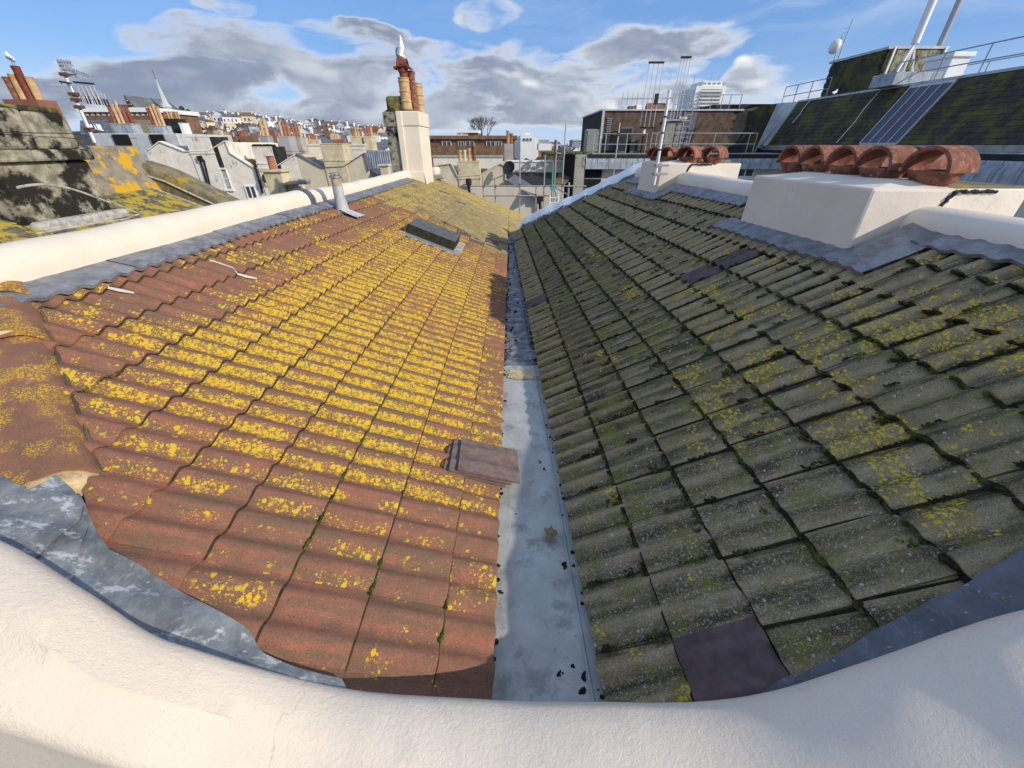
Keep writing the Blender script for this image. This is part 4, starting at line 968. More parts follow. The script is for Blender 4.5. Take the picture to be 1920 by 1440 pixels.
panel_aerial(ta, (2.29, 7.86, .68), .24, .05, .86, 4)
p1 = (2.29, 7.86, .68); panel_aerial(ta, (2.62, 7.50, .72), .15, .05, .80, 4)
# ---------------------------------------------------------------- far chimney on the left wall with the gull
fc = thing('chimney_stack', (-3.7, 16.3, -1.3), 'tall rendered chimney stack, half cream and half black with mould, with buff and red pots', 'chimney')
X0, XM, X1, Y0, Y1, ZT = -4.32, -3.86, -3.16, 15.8, 17.5, .97
mb = MB(); mb.bx(XM, X1, Y0, Y1, -1.6, ZT - .42); mb.bx(XM - .0, X1 + .03, Y0 - .03, Y1 + .03, ZT - .42, ZT); obj('stack_body', mb, M['cream'], fc, bevel=.03)
mb = MB(); mb.bx(X0, XM, Y0 + .02, Y1, -1.8, ZT - .44); mb.bx(X0 - .05, XM, Y0 - .02, Y1 + .03, ZT - .44, ZT - .02); obj('neighbour_half', mb, M['mould'], fc, bevel=.02)
mb = MB(); mb.bx(XM - .06, XM + .14, Y0 - .055, Y0, -1.3, ZT - .01); obj('pilaster', mb, M['cream'], fc, bevel=.02)
mb = MB(); mb.prism([(X1 - .62, Y0 - .10, -1.9), (X1 + .06, Y0 - .10, -1.9), (X1 + .06, Y0 - .10, -1.15), (X1, Y0 - .02, -.8), (X1 - .62, Y0 - .02, -.8)], (0, .4, 0)); obj('base_fillet', mb, M['cream'], fc, bevel=.02)
mb = MB(); mb.bx(X0 + .02, XM + .18, Y0 + .35, Y1 - .2, ZT - .02, ZT + .44); obj('mossy_cover_slab', mb, M['moss_cap'], fc, bevel=.09)
mb = MB(); mb.prism([(X0, Y0, ZT - .02), (X1, Y0, ZT - .02), (X1 - .25, Y0, ZT + .05), (X0 + .2, Y0, ZT + .09)], (0, 1.6, 0)); obj('flaunching', mb, M['moss_cap'], fc, bevel=.03)
def pot(th, c, r, h, m_, rings=3, name='chimney_pot', lab=None, seg=18):
    pr = [(r * 1.04, 0), (r * 1.0, .06 * h)]
    for k in range(rings):
        z = h * (.30 + .58 * k / max(1, rings - 1)) if rings > 1 else h * .93
        pr += [(r * .96, z - .02 * h), (r * 1.06, z), (r * 1.06, z + .025 * h), (r * .95, z + .045 * h)]
    pr += [(r * .93, h * .97), (r * 1.04, h * .975), (r * 1.04, h), (r * .78, h), (r * .72, h * .9)]
    mb = MB(); mb.lathe(c, sorted(pr[:-2], key=lambda q: q[1]) + pr[-2:], seg, cap=True); return obj(name, mb, m_, th, smooth=True, auto=40, label=lab)
pot(fc, (-3.62, 16.25, ZT), .185, .93, M['buff'], 3, lab='buff ringed chimney pot nearest the camera')
pot(fc, (-3.34, 17.1, ZT), .17, .88, M['buff'], 3, lab='buff ringed chimney pot behind')
mb = MB(); mb.lathe((-3.43, 16.62, ZT), [(.16, 0), (.13, .5), (.12, 1.02), (.14, 1.08), (.14, 1.14), (.10, 1.16)], 16); obj('chimney_pot', mb, M['terracotta'], fc, smooth=True, label='tall red chimney pot between the buff ones')
cw = Vector((-3.60, 16.27, ZT + .93)); mb = MB(); mb.lathe(cw, [(.14, -.05), (.14, .12), (.17, .15), (.17, .19), (.15, .21), (.22, .34), (.10, .34)], 18)
seg = 20; rg = []
for x in (-.30, .30):
    rg.append([cw + Vector((x * .55 + .0, .25 * 0, 0)) + Vector((0, .20 * math.cos(a), .28 + .22 * math.sin(a))) for a in [math.pi * k / seg for k in range(seg + 1)]] + [cw + Vector((x * .55, .17 * math.cos(a), .28 + .19 * math.sin(a))) for a in [math.pi * k / seg for k in range(seg, -1, -1)]])
mb.rings(rg, True)
for s_ in (-1, 1): mb.prism([cw + Vector((s_ * .15, -.2, .25)), cw + Vector((s_ * .27, -.22, .22)), cw + Vector((s_ * .27, .22, .22)), cw + Vector((s_ * .15, .2, .25))], (0, 0, .05))
obj('pot_cowl', mb, M['oxblood'], fc, smooth=True, auto=40)
# gull: one body, wings, tail, head with beak, legs
gl = thing('gull', cw + Vector((0, 0, .5)), 'white and grey gull standing on the red cowl of the tall chimney', 'gull')
def skinned(name, pts, rad, edges, m_, parent, sub=2):
    me = bpy.data.meshes.new(name); org = worg(parent)
    me.from_pydata([tuple(Vector(p) - org) for p in pts], edges, []); o = link(bpy.data.objects.new(name, me)); o.parent = parent
    me.materials.append(m_); o.modifiers.new('skin', 'SKIN'); s_ = me.skin_vertices[0].data
    for i, r_ in enumerate(rad): s_[i].radius = r_ if isinstance(r_, tuple) else (r_, r_)
    s_[0].use_root = True; md = o.modifiers.new('sub', 'SUBSURF'); md.levels = md.render_levels = sub
    return o
gb = cw + Vector((0, 0, .62)); 
skinned('body', [gb + Vector(v) for v in ((0, 0, .06), (.02, -.01, .17), (.035, -.02, .27), (.03, -.02, .36), (.03, -.025, .42), (.035, -.03, .455), (-.03, .02, -.03), (-.07, .05, -.12))], [.105, .10, .068, .046, .048, .042, .075, .022], [(0, 1), (1, 2), (2, 3), (3, 4), (4, 5), (0, 6), (6, 7)], M['feather_white'], gl)
for s_ in (-1, 1): skinned('wing', [gb + Vector((s_ * .095 - .01, .03, .17)), gb + Vector((s_ * .115 - .03, .045, .02)), gb + Vector((s_ * .07 - .06, .06, -.12)), gb + Vector((s_ * .03 - .08, .075, -.20))], [(.035, .06), (.03, .08), (.02, .05), (.01, .015)], [(0, 1), (1, 2), (2, 3)], M['feather_grey'], gl)
mb = MB(); mb.lathe(gb + Vector((.07, -.045, .438)), [(.018, 0), (.014, .03), (.006, .062), (.001, .07)], 8, Matrix.Rotation(R(98), 3, 'Y') @ Matrix.Rotation(.3, 3, 'X')); obj('beak', mb, M['beak'], gl, smooth=True)
mb = MB(); mb.blobs(gb + Vector((.055, -.072, .45)), .010, 1); obj('eye', mb, M['black'], gl)
for s_ in (-1, 1):
    mb = MB(); b_ = gb + Vector((s_ * .035, -.01, -.03)); mb.tube([b_, b_ + Vector((0, 0, -.10))], .009, 6)
    for a in (-.5, 0, .5): mb.tube([b_ + Vector((0, 0, -.10)), b_ + Vector((.05 * math.sin(a), -.05 * math.cos(a), -.108))], .006, 5)
    obj('leg', mb, M['pink'], gl, smooth=True)
# ---------------------------------------------------------------- next-door roof and stack at far left
def NP(x, y): return Vector((x, y, -1.9 + .4 * (-x - 5.5)))
nr = thing('tiled_roof', (-6, 7, -1.9), 'neighbouring roof of small plain tiles coated in yellow lichen, beyond the left wall', 'roof')
mb = MB(); mb.prism([NP(-4.2, 1), NP(-4.2, 9.72), NP(-8.4, 9.72), NP(-8.4, 1)], (0, 0, -.12)); obj('roof_deck', mb, M['dark_moss'], nr)
M['plain_tile'] = simple('yellow_lichened_plain_tile', (.155, .135, .095), .95, var=.45, sc_=14, bump=.004, bs=90, dirt=((.46, .36, .05), 4.5, .47, .54))
mb = MB(); mb.bx(-.082, .082, 0, .26, 0, .014); ptm = mesh_of('plain_tile', mb, M['plain_tile'])
items = []; e2 = Vector((-1, 0, .4)).normalized(); e1 = Vector((0, 1, 0)); en = e1.cross(e2)
if en.z < 0: en = -en
Bn = Matrix((e1, e2, en)).transposed().to_4x4() if e1.cross(e2).z > 0 else Matrix((-e1, e2, en)).transposed().to_4x4()
random.seed(2)
for r_ in range(18, 42):
    for k in range(52):
        y = 1.6 + .168 * k + (.084 if r_ % 2 else 0); s_ = r_ * .105
        p = NP(-4.2, y) + e2 * s_
        if y > 9.68 or (p.x < -7.35 and 6.3 < y < 8.0): continue
        if y < 3.8 and p.x < -6.5: continue
        items.append((ptm, Matrix.Translation(p + en * random.uniform(.022, .032)) @ Bn @ Matrix.Rotation(-.13 + random.gauss(0, .012), 4, 'X') @ Matrix.Rotation(random.gauss(0, .012), 4, 'Z'), 0, None))
rest = lay(nr, items); o = join_tiles('tile', [q[:3] for q in rest], nr, [M['plain_tile']]); o['kind'] = 'stuff'
mb = MB()
for i in range(30): mb.bar(NP(-8.25 + 2.3 * i / 30, 9.66) + Vector((0, 0, .03)), NP(-8.25 + 2.3 * (i + 1) / 30, 9.66) + Vector((0, 0, .03)), .05, .05)
obj('verge_mortar', mb, M['cement'], nr)
sk = thing('chimney_stack', (-8.2, 7.1, -1.2), 'massive old rendered stack streaked with black mould at the far left edge', 'chimney')
mb = MB(); mb.bx(-9.4, -7.50, 6.42, 7.85, -1.6, -.22); obj('stack_body', mb, M['mould2'], sk, bevel=.04)
mb = MB(); mb.prism([(-9.5, 6.36, -.22), (-7.40, 6.36, -.22), (-7.40, 7.92, -.22), (-9.5, 7.92, -.22)], (0, 0, .16)); obj('string_course', mb, M['mould2'], sk, bevel=.03)
mb = MB(); mb.bx(-9.4, -7.46, 6.40, 7.14, -.06, .47); obj('stack_top', mb, M['mould2'], sk, bevel=.05)
mb = MB(); mb.bx(-9.4, -7.48, 7.18, 7.84, -.06, .45); obj('stack_top', mb, M['mould2'], sk, bevel=.05)
mb = MB(); mb.bx(-9.4, -7.50, 6.44, 7.80, .44, .52); obj('mossy_cap', mb, M['moss_cap'], sk, bevel=.03)
mb = MB(); mb.bx(-7.52, -7.30, 6.35, 7.98, -1.3, -1.02); obj('flaunching', mb, M['cement'], sk, bevel=.06)
mb = MB(); mb.tube([NP(-7.28, 6.2) + Vector((0, 0, .03)), NP(-7.24, 7.1) + Vector((0, 0, .05)), NP(-7.22, 7.7) + Vector((0, 0, .03)), NP(-7.3, 8.15) + Vector((0, 0, .03)), NP(-7.8, 8.2) + Vector((0, 0, .05))],   .02, 6); obj('lead_edge', mb, M['cement'], sk, smooth=True)
mb = MB(); rg = []
for i in range(26):
    y = 6.5 + i * .055; z = -.62 + .16 * math.sin((y - 6.3) * 2.2) - .18 * (y - 6.5); rg.append([Vector((-7.497 + dx, y, z + dz)) for dx, dz in ((0, .02), (.012, .01), (.012, -.01), (0, -.02))])
mb.rings(rg); obj('render_lip', mb, M['cement'], sk, smooth=True)
for (px_, py_, r_) in ((18, 205, .2), (68, 205, .2)):
    c = at(px_, py_, X=-8.05 if px_ > 40 else -8.1); c = Vector((-8.0, 6.62 if px_ > 40 else 6.15, .50)); hood(sk, c, .20, .5, R(80), M['terracotta'])
for j, (px_, tz, r_, m_) in enumerate(((-8, .0, .26, 'buff'), (33, 0, .12, 'oxblood'), (28, 0, .12, 'buff'), (46, 0, .11, 'buff'), (22, 0, .11, 'terracotta'))):
    if j == 0: pot(sk, (-9.3, 7.0, .5), .27, 1.0, M['buff'], 2)
bs = thing('chimney_stack', at(35, 200, Y=14), 'distant stack of small red and buff pots beside the big buff pot, far left', 'chimney')
c0 = at(35, 186, Y=14); mb = MB(); mb.bx(c0.x - .5, c0.x + .5, c0.y, c0.y + .6, -1.5, c0.z); obj('stack_body', mb, M['brick_far'], bs)
for dx, h_, m_ in ((-.32, .55, 'terracotta'), (-.12, .62, 'buff'), (.10, .80, 'oxblood'), (.32, .55, 'buff')): pot(bs, (c0.x + dx, c0.y + .3, c0.z), .10, h_, M[m_], 1, seg=10)
def small_gull(p, lab, s=1.0, yaw=0):
    p = Vector(p); t_ = thing('gull', p, lab, 'gull', None); ob = lambda v: p + Matrix.Rotation(yaw, 3, 'Z') @ (Vector(v) * s)
    skinned('body', [ob(v) for v in ((0, 0, .17), (.10, 0, .24), (.13, 0, .33), (.15, 0, .36), (-.14, 0, .15), (-.26, 0, .12))], [.085 * s, .055 * s, .042 * s, .038 * s, .06 * s, .015 * s], [(0, 1), (1, 2), (2, 3), (0, 4), (4, 5)], M['feather_white'], t_, 1)
    skinned('wing', [ob(v) for v in ((.05, .06, .21), (-.12, .07, .20), (-.30, .03, .15))], [.05 * s, .05 * s, .015 * s], [(0, 1), (1, 2)], M['feather_grey'], t_, 1)
    mb = MB(); mb.tube([ob((.18, 0, .36)), ob((.25, 0, .345))], [.014 * s, .003 * s], 6); obj('beak', mb, M['beak'], t_)
    for y_ in (-.03, .03): mb = MB(); mb.tube([ob((0, y_, .10)), ob((0, y_, 0))], .008 * s, 5); mb.tube([ob((0, y_, .004)), ob((.05, y_, .002))], .008 * s, 5); obj('leg', mb, M['pink'], t_)
cb_ = thing('cable', (-7.3, 6.5, .05), 'thin wire strung across the face of the old mouldy stack', 'cable')
mb = MB(); mb.tube([at(-30, 248, X=-7.43), at(60, 249, X=-7.40), at(120, 250, X=-7.38), at(152, 252, X=-7.36)], .006, 5); obj('wire', mb, M['black'], cb_)
small_gull(c0 + Vector((.1, .3, .80)), 'small white gull perched on a dark red pot at the far left', .9, 2.6)
# orange-lichened upstand and sloping coping
us = thing('upstand_wall', (-8.3, 9, -1), 'steep grey upstand patched with bright orange lichen behind the old stack', 'wall')
mb = MB(); mb.prism([(-8.05, 7.95, -.90), (-8.05, 10.05, -.90), (-8.45, 10.15, -.02), (-8.45, 7.95, .0)], (-.3, 0, 0)); obj('wall_body', mb, M['lichen_slab'], us, bevel=.05)
vc = thing('verge_coping', (-7.5, 10, -.8), 'dark lichened coping sloping down to the right beyond the neighbouring tiles', 'coping')
ctt = [Vector((-8.45, 9.85, -.33)), Vector((-8.3, 9.85, -.36)), Vector((-7.9, 9.87, -.50)), Vector((-7.0, 9.9, -.98)), Vector((-6.2, 9.9, -1.45)), Vector((-5.2, 9.9, -2.0))]
obj('coping_body', sweep(ctt, Vector((0, 1, 0)), [(0, -.9), (0, -.14), (.0, -.05), (.04, -.0), (.12, .02), (.45, .03), (.55, .0), (.58, -.08), (.58, -.9)]), M['lichen_coping'], vc, smooth=True, auto=50)
mb = MB(); mb.tube([p + Vector((-.0, -.03, -.20)) for p in ctt[1:]], .022, 6); obj('lead_edge', mb, M['cement'], vc, smooth=True)
# aerial with a grid reflector at far left
A1 = thing('tv_aerial', (-8.26, 9.0, 0), 'tall leaning aerial pole with a grid reflector on top, far left', 'aerial')
pt, pb = at(112, 118, Y=8.95), at(178, 268, Y=8.6)
mb = MB(); mb.tube([pb, pt], .030, 8); obj('pole', mb, M['alu'], A1, smooth=True)
def onp(f): return pb.lerp(pt, f)
q0 = at(122, 128, Y=8.9)
for k in range(9):
    mb = MB(); mb.tube([at(106 + k * 3.0, 110 + k * .4, Y=8.9), at(113 + k * 3.2, 130 + k * .8, Y=8.9), at(127 + k * 2.2, 140 + k * .8, Y=8.9)], .011, 5); obj('reflector_rod', mb, M['alu'], A1)
for yy in (113, 120, 128, 136): mb = MB(); mb.bar(at(106 + (yy - 110) * .55, yy, Y=8.88), at(132 + (yy - 110) * .55, yy + 3, Y=8.88), .02); obj('reflector_bar', mb, M['alu'], A1)
mb = MB(); mb.bar(at(130, 128, Y=8.9), at(168, 141, Y=8.7), .02); obj('boom', mb, M['alu'], A1)
for k in range(8):
    a = at(134 + k * 4.6, 129.5 + k * 1.6, Y=8.87 - k * .02); mb = MB(); mb.tube([a - Vector((.0, .0, .045)), a + Vector((-.02, 0, .05))], .007, 5); obj('element', mb, M['alu'], A1)
for f in (.18, .46, .55, .62, .86): mb = MB(); mb.box(onp(f) + Vector((.02, -.02, 0)), (.13, .09, .05)); obj('clamp', mb, M['rust'], A1)
A2 = thing('tv_aerial', (-8.0, 9, .2), 'wide rod aerial fixed halfway up the leaning pole at far left', 'aerial')
for x0_, x1_, y_ in ((113, 131, 153), (139, 175, 154)):
    mb = MB(); mb.bar(at(x0_, y_, Y=8.8), at(x1_, y_ + 3, Y=8.8), .05, .025); obj('reflector_bar', mb, M['black'], A2)
for k in range(5):
    mb = MB(); mb.tube([at(142 + k * 7.8, 154.5 + k * .6, Y=8.8), at(163 + k * 8.0, 200 + k * .5, Y=8.8)], .008, 5); obj('reflector_rod', mb, M['alu'], A2)
for k in range(2):
    mb = MB(); mb.tube([at(114 + k * 14, 153.5, Y=8.8), at(132 + k * 14, 199, Y=8.8)], .008, 5); obj('reflector_rod', mb, M['alu'], A2)
mb = MB(); mb.bar(at(134, 181, Y=8.85), at(186, 185, Y=8.85), .035); obj('boom', mb, M['white'], A2)
for k in range(9):
    mb = MB(); a = at(150 + k * 5.6, 166 + k * 1.2, Y=8.84); b = at(160 + k * 5.6, 194 + k * .6, Y=8.84); mb.tube([a, a.lerp(b, .42)], .009, 5); obj('element', mb, M['alu'], A2)
    mb = MB(); mb.tube([a.lerp(b, .45), b], .013, 5); obj('element', mb, M['black'], A2)
# ---------------------------------------------------------------- houses
def on_plane(pts, Y): return [at(x, y, Y=Y) for x, y in pts]
def gable_house(name, lab, pts, Y, wall, roof, depth=7, base=-7.0, cat='house', grp=None, notch=None):
    """pts: skyline of the gable wall in the plane Y, left to right. Wall 0.3 m thick, V or A roof behind it."""
    P_ = on_plane(pts, Y); th = thing(name, ((P_[0].x + P_[-1].x) / 2, Y, base), lab, cat, grp)
    mb = MB(); mb.prism([Vector((P_[0].x, Y, base))] + P_ + [Vector((P_[-1].x, Y, base))], (0, .32, 0)); obj('gable_wall', mb, wall, th)
    rp = [p + Vector((0, .33, -.22)) for p in P_]
    mb = MB(); n = len(rp); mb.add(rp + [p + Vector((0, depth, 0)) for p in rp], [(i, i + 1, i + 1 + n, i + n) for i in range(n - 1)]); obj('roof', mb, roof, th)
    mb = MB(); mb.bx(P_[0].x, P_[0].x + .3, Y + .33, Y + depth, base, P_[0].z - .02); mb.bx(P_[-1].x - .3, P_[-1].x, Y + .33, Y + depth, base, P_[-1].z - .02); mb.prism([Vector((P_[0].x, Y + depth, base))] + [p + Vector((0, depth, 0)) for p in P_] + [Vector((P_[-1].x, Y + depth, base))], (0, .3, 0)); obj('wall', mb, wall, th)
    # thin coping on the rake
    mb = MB()
    for a, b in zip(P_, P_[1:]): mb.bar(a + Vector((0, .12, .02)), b + Vector((0, .12, .02)), .42, .05)
    obj('coping', mb, roof if notch else wall, th)
    return th, P_
def stack(th, x0, x1, ytop, ybot, Y, m_, d=.9, pots=(), ph=.5, name='chimney_stack', band=True):
    a, b = at(x0, ytop, Y=Y), at(x1, ytop, Y=Y); c = at(x0, ybot, Y=Y)
    st = None; mb = MB(); mb.bx(a.x, b.x, Y + .04, Y + d, c.z - (3.5 if Y < 31 else 0), a.z)
    if band: mb.bx(a.x - .035, b.x + .035, Y + .0, Y + d + .04, a.z - .95, a.z - .88); mb.bx(a.x - .02, b.x + .02, Y + .02, Y + d + .02, a.z, a.z + .06)
    s_ = obj(name, mb, m_, th, bevel=.02)
    n = len(pots)
    for i, (k, h_) in enumerate(pots):
        x = a.x + (b.x - a.x) * ((i + .5) / n)
        p_ = MB(); r_ = min(.13, (b.x - a.x) / n * .42); p_.lathe((x, Y + d / 2, a.z + .06), [(r_ * 1.05, 0), (r_, .05), (r_ * .92, h_ - .08), (r_ * 1.1, h_ - .06), (r_ * 1.1, h_), (r_ * .7, h_)], 12); obj('chimney_pot', p_, M[k], s_, smooth=True, auto=40).location = Vector((0, 0, 0)) - s_.location * 0
    return s_
def window(th, x0, x1, y0, y1, Y, frame, panes=(1, 2), lab=None, glass=None, proud=.06, curtain=False, skew=0):
    a = at(x0, y0, Y=Y); b = at(x1, y1, Y=Y); W_ = b.x - a.x; H_ = a.z - b.z
    mb = MB(); f = .07 if W_ > .6 else W_ * .1
    for x in [a.x + W_ * i / panes[0] for i in range(panes[0] + 1)]: mb.bx(x - f / 2, x + f / 2, Y - proud, Y + .06, b.z, a.z)
    for z in [b.z + H_ * i / panes[1] for i in range(panes[1] + 1)]: mb.bx(a.x - f / 2, b.x + f / 2, Y - proud - .004, Y + .055, z - f / 2, z + f / 2)
    mb.bx(a.x - .12, b.x + .12, Y - .13, Y + .02, b.z - f - .09, b.z - f / 2 - .002)
    fr_ = obj('window', mb, frame, th, label=lab)
    mb = MB(); mb.bx(a.x, b.x, Y - .018, Y - .008, b.z, a.z); obj('pane', mb, glass or M['glass'], fr_)
    if curtain: mb = MB(); mb.bx(a.x + .08, b.x - .08, Y - .024, Y - .020, b.z + .08, a.z - .12); obj('curtain', mb, M['curtain'], fr_)
    return fr_
def pipe(th, pts, Y, r=.06, m_=None):
    mb = MB(); mb.tube([at(x, y, Y=Y) + Vector((0, -.10, 0)) for x, y in pts], r, 8); return obj('downpipe', mb, m_ or M['black'], th, smooth=True)
# weathered white terrace (plane Y=30)
h1, _ = gable_house('terraced_house', 'weathered white rendered house with a square stack between its gable slopes, left', [(274, 286), (300, 266), (345, 284), (392, 284), (422, 265), (424, 266)], 30, M['old_white'], M['slate'])
stack(h1, 344, 391, 257, 300, 29.9, M['old_white'], 1.3)
mb = MB(); a = at(392, 258, Y=30); mb.bx(a.x + .01, a.x + .35, 29.95, 31.4, a.z - 1.7, a.z + .05); obj('flue_side', mb, M['dark_clad'], h1)
pipe(h1, [(377, 292), (384, 300), (398, 358)], 30); pipe(h1, [(374, 296), (377, 300), (393, 355)], 30)
mb = MB(); mb.box(at(375, 297, Y=29.85), (.28, .2, .28)); obj('hopper', mb, M['black'], h1)
window(h1, 411, 436, 317, 354, 29.99, M['white'], (1, 2), curtain=True)
h2, _ = gable_house('terraced_house', 'white rendered house with mossy brown roof slopes and a dark-topped stack', [(424.3, 267), (432, 287), (478, 316), (512, 317), (549, 293), (555, 290)], 30, M['old_white'], M['slate_brown'])
stack(h2, 471, 509, 277, 330, 29.9, M['old_white'], 1.2)
mb = MB(); a = at(509, 278, Y=30); mb.bx(a.x + .01, a.x + .30, 29.95, 31.2, a.z - 1.9, a.z + .1); obj('flue_side', mb, M['dark_clad'], h2)
mb = MB(); a = at(471, 277, Y=30); b = at(509, 277, Y=30)
for k in range(9): mb.blobs((a.x + (b.x - a.x) * k / 8, 30.4, a.z + .1), .16, .8)
obj('broken_crown', mb, M['dark_moss'], h2)
pipe(h2, [(478, 305), (494, 362)], 30, .08)
window(h2, 459, 484, 349, 372, 29.99, M['white'], (2, 1))
sd_ = thing('satellite_dish', at(499, 338, Y=29.7), 'small black satellite dish on the white house', 'satellite dish')
mb = MB(); mb.lathe(at(500, 335, Y=29.6), [(.01, 0), (.2, .03), (.30, .09)], 16, Matrix.Rotation(R(70), 3, 'X'), cap=False); obj('dish', mb, M['black'], sd_, smooth=True)
mb = MB(); mb.tube([at(500, 337, Y=29.7), at(503, 348, Y=29.8)], .04, 6); obj('bracket', mb, M['black'], sd_)
# cream terrace
h3, _ = gable_house('terraced_house', 'cream rendered house with blue-grey slates between its gables, left of the tall stack', [(555.4, 289), (604, 315), (645, 313), (683, 288), (691, 322)], 30, M['wall_cream'], M['slate'], notch=1)
stack(h3, 599, 641, 271, 318, 29.9, M['stack_cream'], 1.4)
lp = thing('lean_to', at(560, 340, Y=20), 'low lead-roofed lean-to with one red pot behind the left wall', 'outbuilding')
c = at(518, 322, Y=21); mb = MB(); mb.bx(c.x - .42, c.x + .42, 20.6, 21.4, -6, c.z); mb.bx(c.x - .52, c.x + .52, 20.5, 21.5, c.z, c.z + .10); obj('stack_body', mb, M['stack_cream'], lp, bevel=.02)
pot(lp, (c.x - .1, 21, c.z + .1), .17, .55, M['terracotta_bright'], 1)
mb = MB(); a, b = at(528, 338, Y=21.2), at(565, 334, Y=21.2); mb.bx(a.x, b.x, 21.1, 21.4, -6, b.z); obj('wall', mb, M['wall_cream'], lp)
mb = MB(); mb.add([at(520, 348, Y=20), at(580, 343, Y=20), at(566, 337, Y=21.1), at(528, 341, Y=21.1)], [(0, 1, 2, 3)]); obj('roof', mb, M['slate'], lp)
mb = MB(); mb.lathe(at(572, 343, Y=20.5), [(.22, -.05), (.26, .05), (.26, .16), (.20, .17)], 14); obj('vent_cap', mb, M['galv'], lp, smooth=True)
# zinc-clad dormer next to the tall stack
dz = thing('dormer', at(705, 300, Y=31), 'grey standing-seam lead dormer between the cream terrace and the tall stack', 'dormer')
a, b = at(687, 283, Y=31), at(728, 283, Y=31); mb = MB(); mb.bx(a.x, b.x, 31, 34, -7, a.z); obj('dormer_body', mb, M['zinc'], dz)
for k in range(11): x = a.x + (b.x - a.x) * k / 10; mb = MB(); mb.bx(x - .02, x + .02, 30.95, 31, at(690, 318, Y=31).z, a.z); obj('seam', mb, M['zinc'], dz)
mb = MB(); mb.prism([at(690, 316, Y=30.9), at(722, 316, Y=30.9), at(724, 325, Y=29), at(708, 327, Y=29)], (0, 0, -.1)); obj('roof', mb, M['slate'], dz)
mb = MB(); a = at(720, 311, Y=28); mb.bx(a.x - .2, a.x + .28, 27.8, 28.4, -7, a.z); mb.bx(a.x - .28, a.x + .36, 27.7, 28.5, a.z, a.z + .1); obj('pier', mb, M['wall_cream'], dz)
# lead-clad stacks and mansard left, near the leaning aerial
ld = thing('mansard_house', at(250, 262, Y=36), 'lead-clad attic with two blue-grey stacks full of pots, far left', 'house')
a, b = at(168, 250, Y=36), at(330, 250, Y=36); mb = MB(); mb.bx(a.x, b.x, 36, 43, -7, a.z); obj('attic_wall', mb, M['zinc_pale'], ld, bevel=.05)
for x0_, x1_ in ((209, 247), (279, 312)):
    q, r_ = at(x0_, 252, Y=35.9), at(x1_, 272, Y=35.9); mb = MB(); mb.bx(q.x, r_.x, 35.85, 36.0, r_.z, q.z); obj('opening', mb, M['void'], ld)
for x0_, x1_, y_, pots in ((200, 246, 233, ('terracotta', 'buff', 'buff', 'terracotta', 'oxblood')), (273, 305, 237, ('oxblood', 'buff', 'buff', 'buff'))):
    stack(ld, x0_ + 4, x1_ - 2, y_, 253, 36, M['zinc'], 1.0, [(k, random.uniform(1.1, 1.45)) for k in pots])
for x0_, x1_, y0_ in ((302, 318, 224), (319, 331, 224)):
    st_ = stack(ld, x0_, x1_, y0_, 250, 37.5, M['dark_clad'], 1.0, [('terracotta_bright', .5), ('buff', .5), ('buff', .5)])
stack(ld, 334, 341, 232, 252, 37, M['white'], .8, [])
gr_ = thing('slate_house', at(190, 240, Y=34), 'grey slated house with small dormer windows behind the leaning aerial', 'house')
a, b = at(150, 225, Y=46), at(200, 225, Y=46); mb = MB(); mb.prism([at(150, 226, Y=46), at(200, 224, Y=46), at(204, 252, Y=44), at(150, 252, Y=44)], (0, 1, -3)); obj('roof', mb, M['slate'], gr_)
for x_ in (166, 182): window(gr_, x_, x_ + 9, 233, 243, 44.3, M['white'], (1, 1), proud=.4)
lr = thing('lichened_roof', at(250, 240, Y=36), 'yellow lichened roof slope behind the two lead-clad stacks', 'roof')
mb = MB(); mb.prism([at(226, 223, Y=52), at(305, 226, Y=52), at(312, 252, Y=46), at(222, 250, Y=46)], (0, .5, -2)); obj('roof_slope', mb, M['lichen_coping'], lr)
# long white-banded building and church
wl = thing('flat_block', at(240, 215, Y=90), 'long brick block with a white roof band and square white windows below the church', 'building')
a, b = at(150, 206, Y=90), at(287, 207, Y=90); mb = MB(); mb.bx(a.x, b.x, 90, 102, -13, a.z); obj('wall', mb, M['brown_far'], wl)
mb = MB(); mb.bx(a.x - .3, b.x + .4, 89.6, 102.3, a.z - .35, a.z + .35); mb.bx(b.x - .2, b.x + .4, 89.6, 90.2, a.z - 3.5, a.z); obj('roof_band', mb, M['white_far'], wl)
for k in range(12): window(wl, 160 + k * 10.5, 165 + k * 10.5, 210, 215, 90, M['white'], (1, 1), proud=.1)
ch = thing('church', at(280, 200, Y=160), 'large church with a long grey slate roof, striped brick gable and thin pale fleche', 'church')
Y = 160; g0, g1, gp = at(229, 201, Y=Y), at(252, 201, Y=Y), at(231, 178, Y=Y)
e1_ = at(318, 187, Y=Y + 6); e2_ = at(334, 205, Y=Y + 10); base = -10
rA, rB = at(231, 178, Y=Y), at(312, 187, Y=Y + 14); lA, lB = at(254, 201, Y=Y - 3), at(330, 208, Y=Y + 11)
mb = MB(); mb.add([rA, rB, lB, lA, rA + Vector((-5, 10, -9)), rB + Vector((4, 10, -9))], [(0, 1, 2, 3), (0, 4, 5, 1), (1, 5, 2)]); obj('roof', mb, M['slate_far'], ch)
mb = MB(); mb.add([rA, lA, Vector((lA.x, lA.y, base)), Vector((rA.x - 1.2, rA.y + 1, base)), Vector((rA.x - 1.2, rA.y + 1, rA.z - 5.5))], [(0, 1, 2, 3, 4)])
mb.add([lA, lB, Vector((lB.x, lB.y, base)), Vector((lA.x, lA.y, base))], [(0, 1, 2, 3)]); obj('wall', mb, M['brick_far'], ch)
